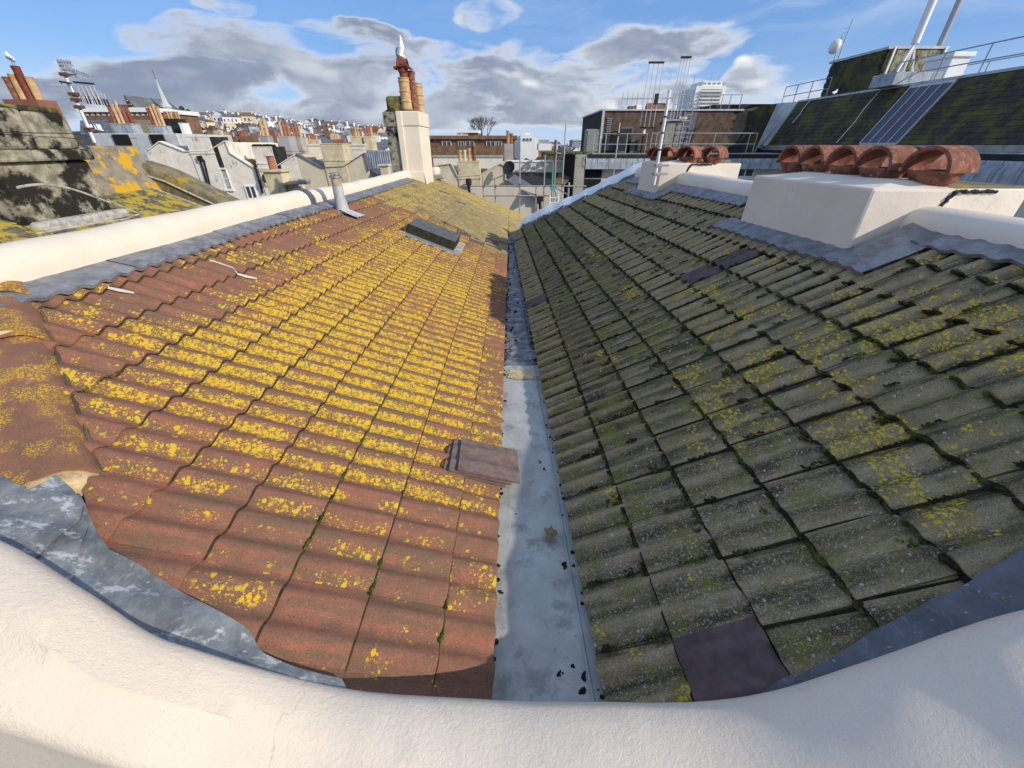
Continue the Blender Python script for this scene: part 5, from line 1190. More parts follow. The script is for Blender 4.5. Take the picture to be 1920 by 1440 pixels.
for k in range(5): mb = MB(); z_ = rA.z - 1.6 - k * 1.1; f_ = (rA.z - z_) / (rA.z - lA.z); mb.bar(Vector((rA.x - .6, rA.y - .35, z_)), rA.lerp(lA, min(f_, .99)) + Vector((-.2, -.3, 0)), .15, .3); obj('stone_band', mb, M['cream_far'], ch)
sp_ = at(313, 203, Y=Y + 4); mb = MB(); mb.lathe(sp_ + Vector((0, 0, -3)), [(1.5, -6), (1.5, 3.2), (1.75, 3.3), (1.0, 4.6), (.08, 11)], 8); obj('spire', mb, M['zinc_pale'], ch); mb = MB(); mb.tube([sp_ + Vector((0, 0, 7.8)), sp_ + Vector((0, 0, 10.5))], .07, 5); obj('finial', mb, M['black'], ch)
a = at(205, 222, Y=130); b = at(330, 222, Y=130)
# ---------------------------------------------------------------- hillside town: every house an object
random.seed(21)
wm = ['white_far', 'white_far', 'cream_far', 'white_far', 'brick_far', 'grey_far', 'brown_far', 'cream_far']
descr = {'white_far': 'white', 'cream_far': 'cream', 'brick_far': 'red brick', 'grey_far': 'grey', 'brown_far': 'brown brick'}
HM = {}
def far_house(kind, wide):
    key = (kind, wide)
    if key in HM: return HM[key]
    mb = MB(); W_, D_, H_ = 6 * wide, 8, 6.5
    mb.bx(-W_ / 2, W_ / 2, 0, D_, -8, H_, mi=0)
    ax = random.random() < .5
    if ax: mb.add([(-W_ / 2 - .2, -.2, H_), (W_ / 2 + .2, -.2, H_), (W_ / 2 + .2, D_, H_), (-W_ / 2 - .2, D_, H_), (-W_ / 2 - .2, D_ / 2, H_ + 2.4), (W_ / 2 + .2, D_ / 2, H_ + 2.4)], [(0, 1, 5, 4), (2, 3, 4, 5), (0, 4, 3), (1, 2, 5)], 1)
    else: mb.add([(-W_ / 2, -.2, H_), (W_ / 2, -.2, H_), (W_ / 2, D_, H_), (-W_ / 2, D_, H_), (0, -.2, H_ + 2.6), (0, D_, H_ + 2.6)], [(0, 1, 4), (2, 3, 5)], 0).add([(-W_ / 2 - .2, -.3, H_ - .05), (0, -.3, H_ + 2.65), (0, D_, H_ + 2.65), (-W_ / 2 - .2, D_, H_ - .05), (W_ / 2 + .2, -.3, H_ - .05), (W_ / 2 + .2, D_, H_ - .05)], [(0, 1, 2, 3), (1, 4, 5, 2)], 1)
    for r_ in range(2):
        for k in range(max(1, int(W_ / 2.6))):
            x = -W_ / 2 + 1.3 + k * 2.5; z = .6 + r_ * 3.1
            mb.bx(x - .5, x + .5, -.06, .02, z, z + 1.6, mi=2)
    mb.bx(W_ / 2 - .8, W_ / 2 + .1, 2.5, 4, H_ - 1, H_ + 3.2, mi=0)
    for q in range(3): mb.bx(W_ / 2 - .7 + 0 * q, W_ / 2 - .45, 2.6 + q * .45, 2.85 + q * .45, H_ + 3.2, H_ + 3.9, mi=3)
    rfm = random.choice([M['slate_far'], M['slate_far'], M['slate_far'], M['brown_far'], M['slate']])
    HM[key] = mesh_of('far_house_' + kind, mb, [M[kind], rfm, M['glass'], M['terracotta']]); return HM[key]
cnt = 0
def put_house(px_, Y, kind, sc_=1., lift=0, lab=None, grp='houses on the far hillside'):
    global cnt
    x = at(px_, 260, Y=Y).x; z = hill(x, Y)
    o = link(bpy.data.objects.new('house', far_house(kind, random.choice((1, 1.4, 1.9))))); o.location = (x, Y, z + 1 + lift); o.rotation_euler.z = random.gauss(0, .3); o.scale = (sc_, sc_, sc_)
    zone = 'on the hill skyline' if Y > 410 else 'high on the hill slope' if Y > 290 else 'halfway down the hill slope' if Y > 180 else 'at the foot of the hill'
    side = 'just right of the church' if px_ < 430 else 'above the white gabled houses' if px_ < 540 else 'above the cream gabled house' if px_ < 660 else 'left of the tall chimney stack' if px_ < 790 else 'right of the tall chimney stack, far away'
    tag(o, 'small %s house %s, %s' % (descr[kind], zone if px_ < 800 else 'on low ground', side), 'house', '%s houses %s %s' % (descr[kind], zone, side)); cnt += 1
for row, (Y, x0_, x1_, st_, wgt) in enumerate(((500, 395, 760, 11, .95), (440, 390, 770, 10, .8), (380, 350, 770, 11.5, .6), (320, 345, 780, 17, .5), (260, 340, 800, 24, .5), (205, 370, 800, 34, .45), (160, 400, 790, 44, .4))):
    x = x0_ + random.uniform(0, 6)
    while x < x1_:
        k = random.choice(('white_far', 'white_far', 'white_far', 'cream_far')) if random.random() < wgt else random.choice(wm[2:])
        put_house(x, Y + random.uniform(-22, 22), k, random.uniform(.8, 1.15)); x += st_ * random.uniform(.6, 1.5)
# low town on the right of the stack
for Y, x0_, x1_, st_ in ((420, 800, 1130, 14), (300, 1000, 1130, 12)):
    x = x0_
    while x < x1_:
        put_house(x, Y + random.uniform(-20, 20), random.choice(wm), .9, -2, grp='houses on the far low ground'); x += st_ * random.uniform(.7, 1.5)
# middle-distance terraces: long slated rows with stacks and pots
def terrace(x0_, x1_, yt, Y, wall, roof, lab, nst, dz=1.6, potk=('terracotta_bright', 'buff', 'terracotta')):
    a, b = at(x0_, yt, Y=Y), at(x1_, yt, Y=Y); th = thing('terrace', ((a.x + b.x) / 2, Y, -13), lab, 'terrace')
    mb = MB(); mb.bx(a.x, b.x, Y, Y + 8, -13, a.z - dz); obj('wall', mb, wall, th)
    mb = MB(); mb.add([(a.x, Y - .3, a.z - dz), (b.x, Y - .3, a.z - dz), (b.x, Y + 8.3, a.z - dz), (a.x, Y + 8.3, a.z - dz), (a.x, Y + 4, a.z), (b.x, Y + 4, a.z)], [(0, 1, 5, 4), (2, 3, 4, 5), (0, 4, 3), (1, 2, 5)]); obj('roof', mb, roof, th)
    n = max(3, int((b.x - a.x) / 3))
    for k in range(n):
        x = a.x + (b.x - a.x) * (k + .5) / n; mb = MB(); mb.bx(x - .5, x + .5, Y - .06, Y + .02, a.z - dz - 2.4, a.z - dz - .8); obj('window', mb, M['white'], th)
        mb = MB(); mb.bx(x - .4, x + .4, Y - .08, Y - .062, a.z - dz - 2.3, a.z - dz - .9); obj('window_pane', mb, M['glass'], th)
    for k in range(nst):
        x = a.x + (b.x - a.x) * (k + .3 + random.uniform(0, .3)) / nst; mb = MB(); mb.bx(x - .9, x + .9, Y + 2.6, Y + 3.5, a.z - dz, a.z + .7); s_ = obj('chimney_stack', mb, random.choice((wall, M['brick_far'], M['stack_cream'])), th)
        m_ = M[random.choice(potk)]
        for q in range(random.randint(2, 4)): mb = MB(); mb.lathe((x - .65 + q * .38, Y + 3.05, a.z + .7), [(.12, 0), (.10, .5), (.13, .55), (.13, .6)], 7); obj('chimney_pot', mb, m_ if random.random() < .7 else M['buff'], s_)
    return th
T_ = [(385, 470, 262, 62, 'brown_far', 'brown_far', 'brown brick terrace just above the white gables, left', 3), (460, 575, 262, 75, 'cream_far', 'slate_far', 'cream terrace with a slate roof behind the white house stacks', 4), (560, 700, 266, 70, 'brown_far', 'slate_far', 'brown terrace with a slate roof behind the cream house', 4),
      (380, 520, 246, 105, 'brown_far', 'brown_far', 'brown terrace high on the left slope behind bare scrub', 4), (505, 650, 252, 110, 'brick_far', 'slate_far', 'red brick terrace in the middle of the town', 4), (630, 725, 256, 100, 'white_far', 'slate_far', 'white terrace just left of the tall chimney stack', 3), (590, 690, 247, 140, 'white_far', 'slate_far', 'small white terrace farther up behind the red brick one', 3)]
for (a_, b_, yt, Y, w_, r_, lb, ns) in T_: terrace(a_, b_, yt + 5, Y, M[w_], M[r_], lb, max(2, ns - 1))
# pale parapet walls and pots behind the white house
def slab(name, lab, cat, x0_, x1_, yt, yb, Y, m_, d=1.0, bev=0, cap=None):
    a, b = at(x0_, yt, Y=Y), at(x1_, yb, Y=Y); th = thing(name, ((a.x + b.x) / 2, Y, b.z), lab, cat); mb = MB(); mb.bx(a.x, b.x, Y, Y + d, b.z, a.z); obj('wall_body', mb, m_, th, bevel=bev)
    if cap: mb = MB(); mb.bx(a.x - .05, b.x + .05, Y - .07, Y + d + .05, a.z, a.z + .12); obj('coping', mb, cap, th)
    return th
q = slab('garden_wall', 'blotchy grey parapet wall behind the white house, left', 'wall', 422, 540, 268, 296, 36, M['old_white'], 1)
stack(q, 485, 500, 256, 272, 36, M['grey_far'], 1, [('buff', .9), ('buff', 1.2)]); stack(q, 520, 540, 257, 290, 35.8, M['grey_far'], 1.2, [('buff', 1.), ('terracotta_bright', .9), ('terracotta_bright', .9)]); stack(q, 545, 562, 258, 290, 37, M['concrete'], 1, [('terracotta_bright', .9), ('terracotta_bright', .9), ('buff', .7)])
slab('parapet', 'long pale parapet with a white ledge behind the cream house', 'wall', 538, 690, 273, 300, 38, M['parapet_white'], 1, cap=M['parapet_white'])
q = slab('stack_pair', 'pair of stained cream stacks with orange pots left of the tall chimney', 'chimney', 658, 662, 268, 300, 38.5, M['stack_cream'], .5)
stack(q, 656, 676, 257, 300, 38, M['stack_cream'], 1.2, [('terracotta_bright', .6), ('buff', .7), ('buff', .7), ('terracotta_bright', .5)]); stack(q, 680, 696, 257, 300, 38, M['stack_cream'], 1.2, [('terracotta_bright', .6), ('terracotta_bright', .7), ('buff', .7)])
# ---------------------------------------------------------------- centre
slab('parapet', 'cream parapet crossing behind the centre house with four pots', 'wall', 812, 942, 295, 316, 32, M['parapet_white'], .8, cap=M['concrete'])
h4, _ = gable_house('terraced_house', 'pale cream house in the centre with a broad stack and four mixed pots', [(812, 312), (846, 307), (858, 331), (900, 328), (938, 307), (948, 312), (948, 337), (1010, 366), (1030, 372)], 28, M['wall_cream'], M['slate'], 5.5, notch=None)
s4 = stack(h4, 857.5, 899, 304, 345, 27.9, M['stack_cream'], 1.1)
for x_, y_, k, r_ in ((863, 281, 'buff', .10), (872, 281, 'cream_far', .10), (880.5, 278, 'buff', .10), (889.5, 273, 'terracotta', .13)):
    a = at(x_, 303, Y=28.3); b = at(x_, y_, Y=28.3); mb = MB(); mb.lathe((a.x, 28.3, a.z), [(r_, -.1), (r_, b.z - a.z - .15), (r_ * 1.3, b.z - a.z - .1), (r_ * 1.3, b.z - a.z), (r_ * .7, b.z - a.z)], 12); obj('chimney_pot', mb, M[k], h4, smooth=True, auto=40)
a = at(905, 365, Y=27.9); window(h4, 913, 928, 366, 378, 27.99, M['grey_far'], (1, 1))
mb = MB(); mb.box(at(879, 346, Y=27.7), (.22, .22, .30)); mb.tube([at(879, 348, Y=27.75), at(880, 358, Y=27.8)], .06, 6); obj('hopper', mb, M['black'], h4)
slab('stone_wall', 'plain buff wall below the scaffold rails at centre', 'wall', 880, 1052, 352, 440, 26, M['wall_stone'], .5)
lrf = thing('slate_roof', at(1000, 340, Y=27), 'dark slate valley roofs and gutter at the foot of the scaffold', 'roof')
mb = MB(); mb.add([at(950, 338, Y=27), at(966, 327, Y=29), at(1020, 362, Y=27), at(1004, 372, Y=25)], [(0, 1, 2, 3)]); obj('roof_slope', mb, M['slate'], lrf)
mb = MB(); mb.add([at(960, 324, Y=31.9), at(1056, 324, Y=31.9), at(1040, 355, Y=27.5), at(1018, 362, Y=27)], [(0, 1, 2, 3)]); obj('roof_slope', mb, M['dark_clad'], lrf)
mb = MB(); mb.add([at(1052, 322, Y=31.5), at(1070, 335, Y=30), at(1042, 364, Y=26.5), at(1010, 372, Y=26)], [(0, 1, 2, 3)]); obj('roof_slope', mb, M['slate_brown'], lrf)
mb = MB(); mb.tube([at(1013, 392, Y=25.8), at(1012, 376, Y=25.8)], .09, 8); mb.box(at(1012, 372, Y=25.8), (.45, .35, .3)); obj('downpipe', mb, M['black'], lrf)
slab('parapet', 'cream two-step parapet right of centre', 'wall', 952, 1056, 304, 322, 32.4, M['parapet_white'], .6, cap=M['white_far'])
st5 = thing('stone_stack', at(955, 290, Y=34), 'rough grey stack with a tall buff pot and brick pot at centre', 'chimney')
a, b = at(945, 270, Y=34), at(962, 305, Y=34); mb = MB(); mb.bx(a.x, b.x, 34, 35, b.z - 2, a.z); obj('stack_body', mb, M['concrete'], st5, bevel=.03)
for x_, y_, m_ in ((953, 245, 'buff'), (958, 250, 'brick_far')): a = at(x_, 272, Y=34.4); b = at(x_, y_, Y=34.4); mb = MB(); mb.lathe((a.x, 34.4, a.z - 1), [(.15, 0), (.14, b.z - a.z + .9), (.17, b.z - a.z + .95), (.17, b.z - a.z + 1)], 10); obj('chimney_pot', mb, M[m_], st5, smooth=True, auto=40)
sd2 = thing('satellite_dish', at(953, 316, Y=27.5), 'round black satellite dish on the corner of the centre house', 'satellite dish')
mb = MB(); mb.lathe(at(955, 316, Y=27.3), [(.01, 0), (.25, .03), (.40, .12)], 18, Matrix.Rotation(R(62), 3, 'X') @ Matrix.Rotation(R(-20), 3, 'Y'), cap=False); obj('dish', mb, M['black'], sd2, smooth=True)
mb = MB(); mb.tube([at(954, 318, Y=27.4), at(948, 326, Y=27.9)], .035, 6); obj('bracket', mb, M['galv'], sd2)
# brown block with white windows, plant room, tree, white block
bb = thing('brown_block', at(880, 275, Y=75), 'long brown brick block with four pairs of white windows behind the tall stack', 'building')
a, b = at(806, 261, Y=75), at(965, 261, Y=75); mb = MB(); mb.bx(a.x, b.x, 75, 90, -13, a.z); mb.bx(a.x - .4, b.x + .4, 74.5, 90, a.z, a.z + .5); obj('wall', mb, M['brown_far'], bb)
mb = MB(); c = at(880, 276, Y=70); mb.bx(a.x + .6, at(955, 270, Y=70).x, 70, 74.6, -13, at(880, 273, Y=70).z); obj('lower_wing', mb, M['brown_far'], bb)
for x0_, x1_ in ((829, 846), (859, 870), (873, 889), (912, 928), (930, 940)): window(bb, x0_, x1_, 265, 274, 74.95, M['white'], (2, 1), proud=.12)
a, b = at(867, 244, Y=82), at(891, 244, Y=82); mb = MB(); mb.bx(a.x, b.x, 82, 88, -5, a.z - .4); obj('plant_room', mb, M['brown_far'], bb); mb = MB(); mb.bx(a.x - .5, b.x + .5, 81.6, 88.4, a.z - .4, a.z); mb.bx(a.x, a.x + 1, 81.9, 82.0, a.z - 5, a.z - .4); mb.bx(b.x - 3.6, b.x - 2.6, 81.9, 82.0, a.z - 5, a.z - .4); obj('roof_band', mb, M['white_far'], bb)
tr = thing('bare_tree', at(908, 262, Y=100), 'leafless winter tree spreading above the brown block', 'tree')
random.seed(8); mb = MB(); base = at(908, 275, Y=100); tb = MB(); tb.tube([base + Vector((0, 0, -10)), base + Vector((0, 0, 0))], [.5, .35], 8); obj('trunk', tb, M['bark'], tr)
def grow(p, d, L, r_, k):
    e = p + d * L; mb.tube([p, e], [r_, r_ * .65], 4, cap=False)
    if k == 0: return
    for _ in range(3 if k > 1 else 4):
        nd = (d + Vector((random.gauss(0, .42), random.gauss(0, .42), random.gauss(.12, .22)))).normalized(); grow(e, nd, L * random.uniform(.62, .85), r_ * .6, k - 1)
for a_ in range(5): grow(base, Vector((random.uniform(-.9, .9), random.uniform(-.5, .5), 1)).normalized(), 1.9, .13, 4)
obj('crown', mb, M['bark'], tr)
wb = thing('white_block', at(983, 266, Y=170), 'bright white multi-level block with rooftop plant right of the tree', 'building')
for x0_, x1_, yt, Y in ((962, 978, 253, 172), (976, 1000, 253, 168), (984, 994, 249, 170), (1000, 1010, 258, 168)):
    a, b = at(x0_, yt, Y=Y), at(x1_, yt, Y=Y); mb = MB(); mb.bx(a.x, b.x, Y, Y + 14, -13, a.z); obj('wall', mb, M['white_far'], wb)
for k in range(3): window(wb, 981 + k * 6.2, 984.5 + k * 6.2, 259.5, 263, 167.9, M['grey_far'], (1, 1), proud=.1)
for k in range(5): a = at(979 + k * 4.2, 253, Y=168); mb = MB(); mb.tube([a, a + Vector((0, 0, random.uniform(1.2, 2.6)))], .12, 5); obj('mast', mb, M['white'], wb)
gb2 = slab('grey_block', 'grey flat-topped block beyond the white one', 'building', 1008, 1029, 262, 275, 175, M['grey_far'], 12)
gb3 = slab('low_block', 'low white and grey sea-front block left of the dark block', 'building', 1074, 1112, 262, 276, 210, M['grey_far'], 12)
for k in range(6): window(gb3, 1076 + k * 6, 1080 + k * 6, 264, 267, 209.9, M['white'], (1, 1), proud=.1)
gb4 = slab('pale_block', 'pale low building with a sloping roof right of the grey block', 'building', 1010, 1034, 269, 282, 120, M['white_far'], 8)
# dark scrub and trees between
sb = MB(); random.seed(4)
for k in range(2600):
    px_ = random.choice((random.uniform(330, 560), random.uniform(800, 1120), random.uniform(380, 780))); Y = random.uniform(85, 480) if px_ < 800 else random.uniform(60, 200); x = at(px_, 260, Y=Y).x; z = hill(x, Y) if px_ < 800 else -13
    sb.blobs((x, Y, z + (2 if px_ < 800 else random.uniform(1, 7))), random.uniform(1.2, 3.4), .9)
tag(obj('woodland', sb, M['scrub'], smooth=False), 'dark winter trees and bushes scattered over the town and hillside', 'woodland', kind='stuff')
random.seed(14)
for i, (px_, Y, s_) in enumerate([(418, 520, 7), (426, 520, 6), (438, 520, 8), (470, 520, 7), (479, 520, 6), (500, 520, 5), (512, 520, 7), (596, 540, 8), (606, 540, 9), (616, 540, 8), (640, 540, 7), (668, 540, 7), (700, 540, 8), (712, 540, 9), (350, 420, 7), (365, 420, 6), (380, 430, 6)]):
    x = at(px_, 255, Y=Y).x; z = hill(x, Y); t_ = thing('tree', (x, Y, z), 'dark tree on the hill skyline', 'tree', 'trees on the skyline')
    mb = MB(); mb.tube([(x, Y, z - 2), (x, Y, z + s_ * .8)], .5, 5); obj('trunk', mb, M['bark'], t_); mb = MB()
    for k in range(26): mb.blobs((x + random.gauss(0, s_ * .32), Y + random.gauss(0, s_ * .3), z + s_ * .9 + random.gauss(0, s_ * .28)), s_ * random.uniform(.16, .34), .9)
    obj('crown', mb, M['scrub'], t_)
# ---------------------------------------------------------------- right: block with lead fascia, penthouse, railings
fb = thing('office_block', (12, 31, -13), 'long block with a streaked lead fascia and flat deck in the right middle distance', 'building')
L_ = at(1098, 288, Y=30); Rr = 19.0
mb = MB(); mb.bx(L_.x, 26, 30.2, 44, -13, -1.36); obj('wall', mb, M['wall_stone'], fb)
mb = MB(); mb.bx(L_.x - .05, 19.6, 29.75, 44, -.62, -.50); obj('deck', mb, M['concrete'], fb)
mb = MB(); x = L_.x; k = 0
while x < 18.9:
    w_ = .78; mb = MB(); mb.prism([(x + .012, 29.9, -.50), (x + .012, 29.72, -.58), (x + .012, 29.60, -.95), (x + .012, 29.60, -1.38), (x + .012, 30.2, -1.38), (x + .012, 30.2, -.5)], (w_ - .024, 0, 0)); obj('fascia_panel', mb, M['zinc'], fb); x += w_
mb = MB(); mb.bx(L_.x + .1, 18.9, 29.66, 30.1, -1.36, -.52); obj('fascia_core', mb, M['dark_clad'], fb)
for x0_, x1_ in ((1098, 1124),): q, r_ = at(x0_, 317, Y=30.1), at(x1_, 365, Y=30.1); mb = MB(); mb.bx(q.x, r_.x, 30.1, 30.25, r_.z, q.z); obj('dark_opening', mb, M['void'], fb); [obj('window_bar', MB().bx(q.x, r_.x, 30.06, 30.1, z_, z_ + .04), M['grey_far'], fb) for z_ in (q.z - .6, q.z - 1.2)]
for x0_, x1_ in ((1352, 1377), (1383, 1410)): window(fb, x0_, x1_, 314, 331, 30.1, M['white'], (2, 1), proud=.08)
pr = thing('concrete_pier', (3.7, 30, -10), 'tall stained concrete pier with a dark slatted side wall beside the office block', 'pier')
a, b = at(1079, 290, Y=29.4), at(1098, 290, Y=29.4); mb = MB(); mb.bx(a.x, b.x, 29.4, 30.4, -9, a.z); obj('pier_body', mb, M['concrete'], pr, bevel=.03)
n_ = 12
for k in range(n_):
    p0, p1 = at(1058 + 21 * k / n_, 287 + 2.5 * k / n_, Y=32.5 - 3 * k / n_), at(1058 + 21 * (k + 1) / n_, 287 + 2.5 * (k + 1) / n_, Y=32.5 - 3 * (k + 1) / n_)
    mb = MB(); mb.add([p0, p1 + Vector((-.02, 0, 0)), Vector((p1.x - .02, p1.y, -9)), Vector((p0.x, p0.y, -9)), p0 + Vector((.1, .3, 0)), p1 + Vector((.1, .3, 0)), Vector((p1.x + .1, p1.y + .3, -9)), Vector((p0.x + .1, p0.y + .3, -9))], [(0, 1, 2, 3), (0, 4, 5, 1), (1, 5, 6, 2), (0, 3, 7, 4)]); obj('slat', mb, M['dark_clad'], pr)
mb = MB()
for k in range(220): mb.blobs((random.uniform(at(1080, 288, Y=29.6).x - 2, at(1110, 288, Y=30).x), random.uniform(29.6, 33), -.50), random.uniform(.05, .13), .9)
tag(obj('rooftop_plants', mb, M['grass']), 'green weeds growing on the roof edge beside the concrete pier', 'weeds', kind='stuff')
ph_ = thing('penthouse', (12, 34, -.5), 'brown slate-hung rooftop block with a grey door and a steel ladder', 'building')
Yp = 33.0; xa, xb = at(1131, 206, Y=Yp).x, at(1386, 206, Y=Yp).x; zt = at(1200, 207, Y=Yp).z
mb = MB(); mb.bx(xa, xb + 1, Yp + .06, 42, -.5, zt - .03); obj('wall_core', mb, M['dark_clad'], ph_)
random.seed(9); its = []
SLm = MB(); SLm.bx(-.19, .19, -.02, .0, -.30, 0); slm = mesh_of('hung_slate', SLm, M['hung_brown'])
rws = int((zt + .5) / .235); 
for r_ in range(rws):
    for k in range(int((xb - xa) / .385)):
        x = xa + .2 + k * .385 + (.19 if r_ % 2 else 0); z = zt - .02 - r_ * .235
        if x > xb - .1: continue
        if at(1246, 250, Y=Yp).x < x < at(1293, 250, Y=Yp).x: continue
        its.append((slm, Matrix.Translation((x, Yp + .03 + random.uniform(-.006, .006), z)) @ Matrix.Rotation(.05, 4, 'X'), 0, None))
rest = lay(ph_, its, 300)
for o_ in ph_.children:
    if o_.name.startswith('tile'): o_.name = 'hung_slate'
o = join_tiles('hung_slate', [q[:3] for q in rest], ph_, [M['hung_brown']]); o['kind'] = 'stuff'
mb = MB(); mb.bx(xa - .1, xb + .3, Yp - .1, 42, zt - .02, zt + .07); obj('roof_edge', mb, M['zinc_pale'], ph_)
mb = MB(); mb.bx(xa - .04, xa + .12, Yp - .1, Yp + .05, -.5, zt); obj('corner_trim', mb, M['zinc_pale'], ph_)
q, r_ = at(1246, 220, Y=Yp), at(1292, 288, Y=Yp); mb = MB(); mb.bx(q.x, r_.x, Yp - .02, Yp + .05, -.5, zt - .03); obj('grey_bay', mb, M['slate'], ph_)
q, r_ = at(1250, 228, Y=Yp), at(1268, 276, Y=Yp); mb = MB(); mb.bx(q.x, r_.x + .1, Yp - .08, Yp - .02, -.45, q.z); obj('door', mb, M['door'], ph_); mb = MB(); mb.bx(q.x - .15, r_.x + .2, Yp - .2, Yp - .02, q.z + .01, q.z + .13); obj('door_hood', mb, M['grey_far'], ph_)
mb = MB(); mb.bx(r_.x + .11, r_.x + .19, Yp - .12, Yp - .02, -.45, q.z); obj('downpipe', mb, M['alu'], ph_)
c = at(1281, 221, Y=Yp - .15); mb = MB(); mb.box(c, (.5, .16, .17)); obj('lamp', mb, M['cream_far'], ph_)
q = at(1292, 207, Y=Yp - .3); r_ = at(1290, 262, Y=Yp - .3); ldr = thing('ladder', (q.x, Yp - .3, -.5), 'grey steel ladder fixed up the rooftop block beside the door', 'ladder')
for s_ in (-.24, .24): mb = MB(); mb.tube([(q.x + s_, Yp - .3, -.45), (q.x + s_, Yp - .3, zt + .5)], .03, 6); obj('stile', mb, M['rail_grey'], ldr)
for k in range(9): mb = MB(); mb.tube([(q.x - .24, Yp - .3, -.2 + k * .33), (q.x + .24, Yp - .3, -.2 + k * .33)], .018, 5); obj('rung', mb, M['alu'], ldr)
l2 = thing('step_ladder', at(1290, 280, Y=32), 'black folded steps leaning beside the steel ladder', 'ladder')
for dx in (-.35, .15): mb = MB(); mb.tube([at(1285, 283, Y=32) + Vector((dx, 0, 0)), at(1300, 240, Y=32) + Vector((dx, 0, 0))], .045, 6); obj('stile', mb, M['black'], l2)
for k in range(5): p = at(1286 + 2.8 * k, 277 - 8 * k, Y=32); mb = MB(); mb.tube([p + Vector((-.35, 0, 0)), p + Vector((.15, 0, 0))], .03, 5); obj('rung', mb, M['black'], l2)
# louvre, dark boxes, roof bits
mb = MB(); c = at(1140, 248, Y=Yp); [mb.box((c.x, Yp - .05, c.z + .8 - .11 * k), (.32, .06, .05)) for k in range(18)]; obj('louvre', mb, M['grey_far'], ph_)
for i, (x0_, x1_, y0_, lab) in enumerate(((1165, 1182, 238, 'tall dark plant cabinet against the brown rooftop wall'), (1176, 1196, 262, 'low grey plant box against the brown rooftop wall'))):
    q, r_ = at(x0_, y0_, Y=32.2), at(x1_, 280, Y=32.2); t_ = thing('plant_cabinet', ((q.x + r_.x) / 2, 32.2, -.5), lab, 'cabinet'); mb = MB(); mb.bx(q.x, r_.x, 32.2, 32.8, -.5, q.z); obj('cabinet_body', mb, M['slate'], t_, bevel=.03); mb = MB(); mb.bx(q.x + .08, r_.x - .08, 32.17, 32.2, -.35, q.z - .1); obj('door', mb, M['dark_clad'], t_)
q, r_ = at(1100, 242, Y=33), at(1123, 285, Y=33); t_ = thing('plant_cabinet', ((q.x + r_.x) / 2, 33, -.5), 'grey-green metal cabinet standing left of the brown rooftop block', 'cabinet'); mb = MB(); mb.bx(q.x, r_.x, 33, 33.8, -.5, q.z); obj('cabinet_body', mb, simple('grey_green_metal', (.25, .27, .25), .6), t_, bevel=.03); mb = MB(); mb.bx(q.x + .1, r_.x - .1, 32.96, 33, -.4, q.z - .1); obj('door', mb, simple('grey_green_door', (.23, .25, .23), .6), t_)
q = at(1182, 203, Y=36); t_ = thing('roof_vent', q, 'small boxy vent on top of the brown rooftop block', 'vent'); mb = MB(); mb.bx(q.x - .1, q.x + .7, 36, 36.6, zt, q.z + .15); obj('vent_body', mb, M['brown_far'], t_); mb = MB(); mb.bx(q.x + .45, q.x + .85, 35.95, 36.65, q.z - .1, q.z + .22); obj('cowl', mb, M['white'], t_)
t_ = thing('pipe_hood', at(1228, 203, Y=36), 'brown barrel-shaped hood on top of the rooftop block behind the aerial', 'vent'); q = at(1214, 204, Y=36); mb = MB(); mb.rings([[Vector((q.x + x_, 36.3 + .5 * math.cos(a), zt + .05 + .62 * math.sin(a))) for a in [math.pi * k / 12 for k in range(13)]] for x_ in (0, 1.35)], True); obj('hood_body', mb, M['brown_far'], t_, smooth=True, auto=40)
small_gull(at(1207, 254, Y=32), 'gull resting on a pipe in front of the brown rooftop wall', 1.0, 1.2)
t_ = thing('vent_stub', at(1207, 262, Y=32), 'short black pipe under the resting gull', 'vent'); a = at(1207, 253.5, Y=32); mb = MB(); mb.tube([(a.x, 32, -.5), (a.x, 32, a.z)], .09, 8); obj('pipe', mb, M['black'], t_)
def railing(lab, pts, h, m_, mid=True, r=.028, posts=None, loop=None, rails=2):
    t_ = thing('railing', pts[0], lab, 'railing')
    for i in range(rails):
        z = h * (1 - i * .52); mb = MB(); mb.tube([Vector(p) + Vector((0, 0, z)) for p in pts], r, 6); obj('rail', mb, m_, t_, smooth=True)
    for p in (posts or pts): mb = MB(); mb.tube([Vector(p), Vector(p) + Vector((0, 0, h))], r, 6); obj('post', mb, m_, t_, smooth=True)
    return t_
railing('galvanised two-rail guard along the left part of the flat deck', [Vector((x, 29.95, -.5)) for x in (at(1111, 288, Y=29.95).x, at(1133, 288, Y=29.95).x, at(1172, 288, Y=29.95).x, at(1208, 288, Y=29.95).x)], 1.12, M['galv'])
railing('galvanised guard with rounded ends along the right part of the flat deck', [Vector((x, 29.9, -.5)) for x in (at(1217, 288, Y=29.9).x, at(1226, 288, Y=29.9).x, at(1265, 288, Y=29.9).x, at(1288, 288, Y=29.9).x, at(1333, 288, Y=29.9).x, at(1397, 288, Y=29.9).x, at(1410, 288, Y=29.9).x)], 1.15, M['galv'])
# high railings behind the penthouse and on the mansard
railing('thin grey railing on top of the rooftop block, climbing to the right', [Vector((at(x, 206, Y=36).x, 36, zt)) for x in (1262, 1276, 1290, 1310, 1330, 1350, 1365, 1385)], 1.15, M['rail_grey'])
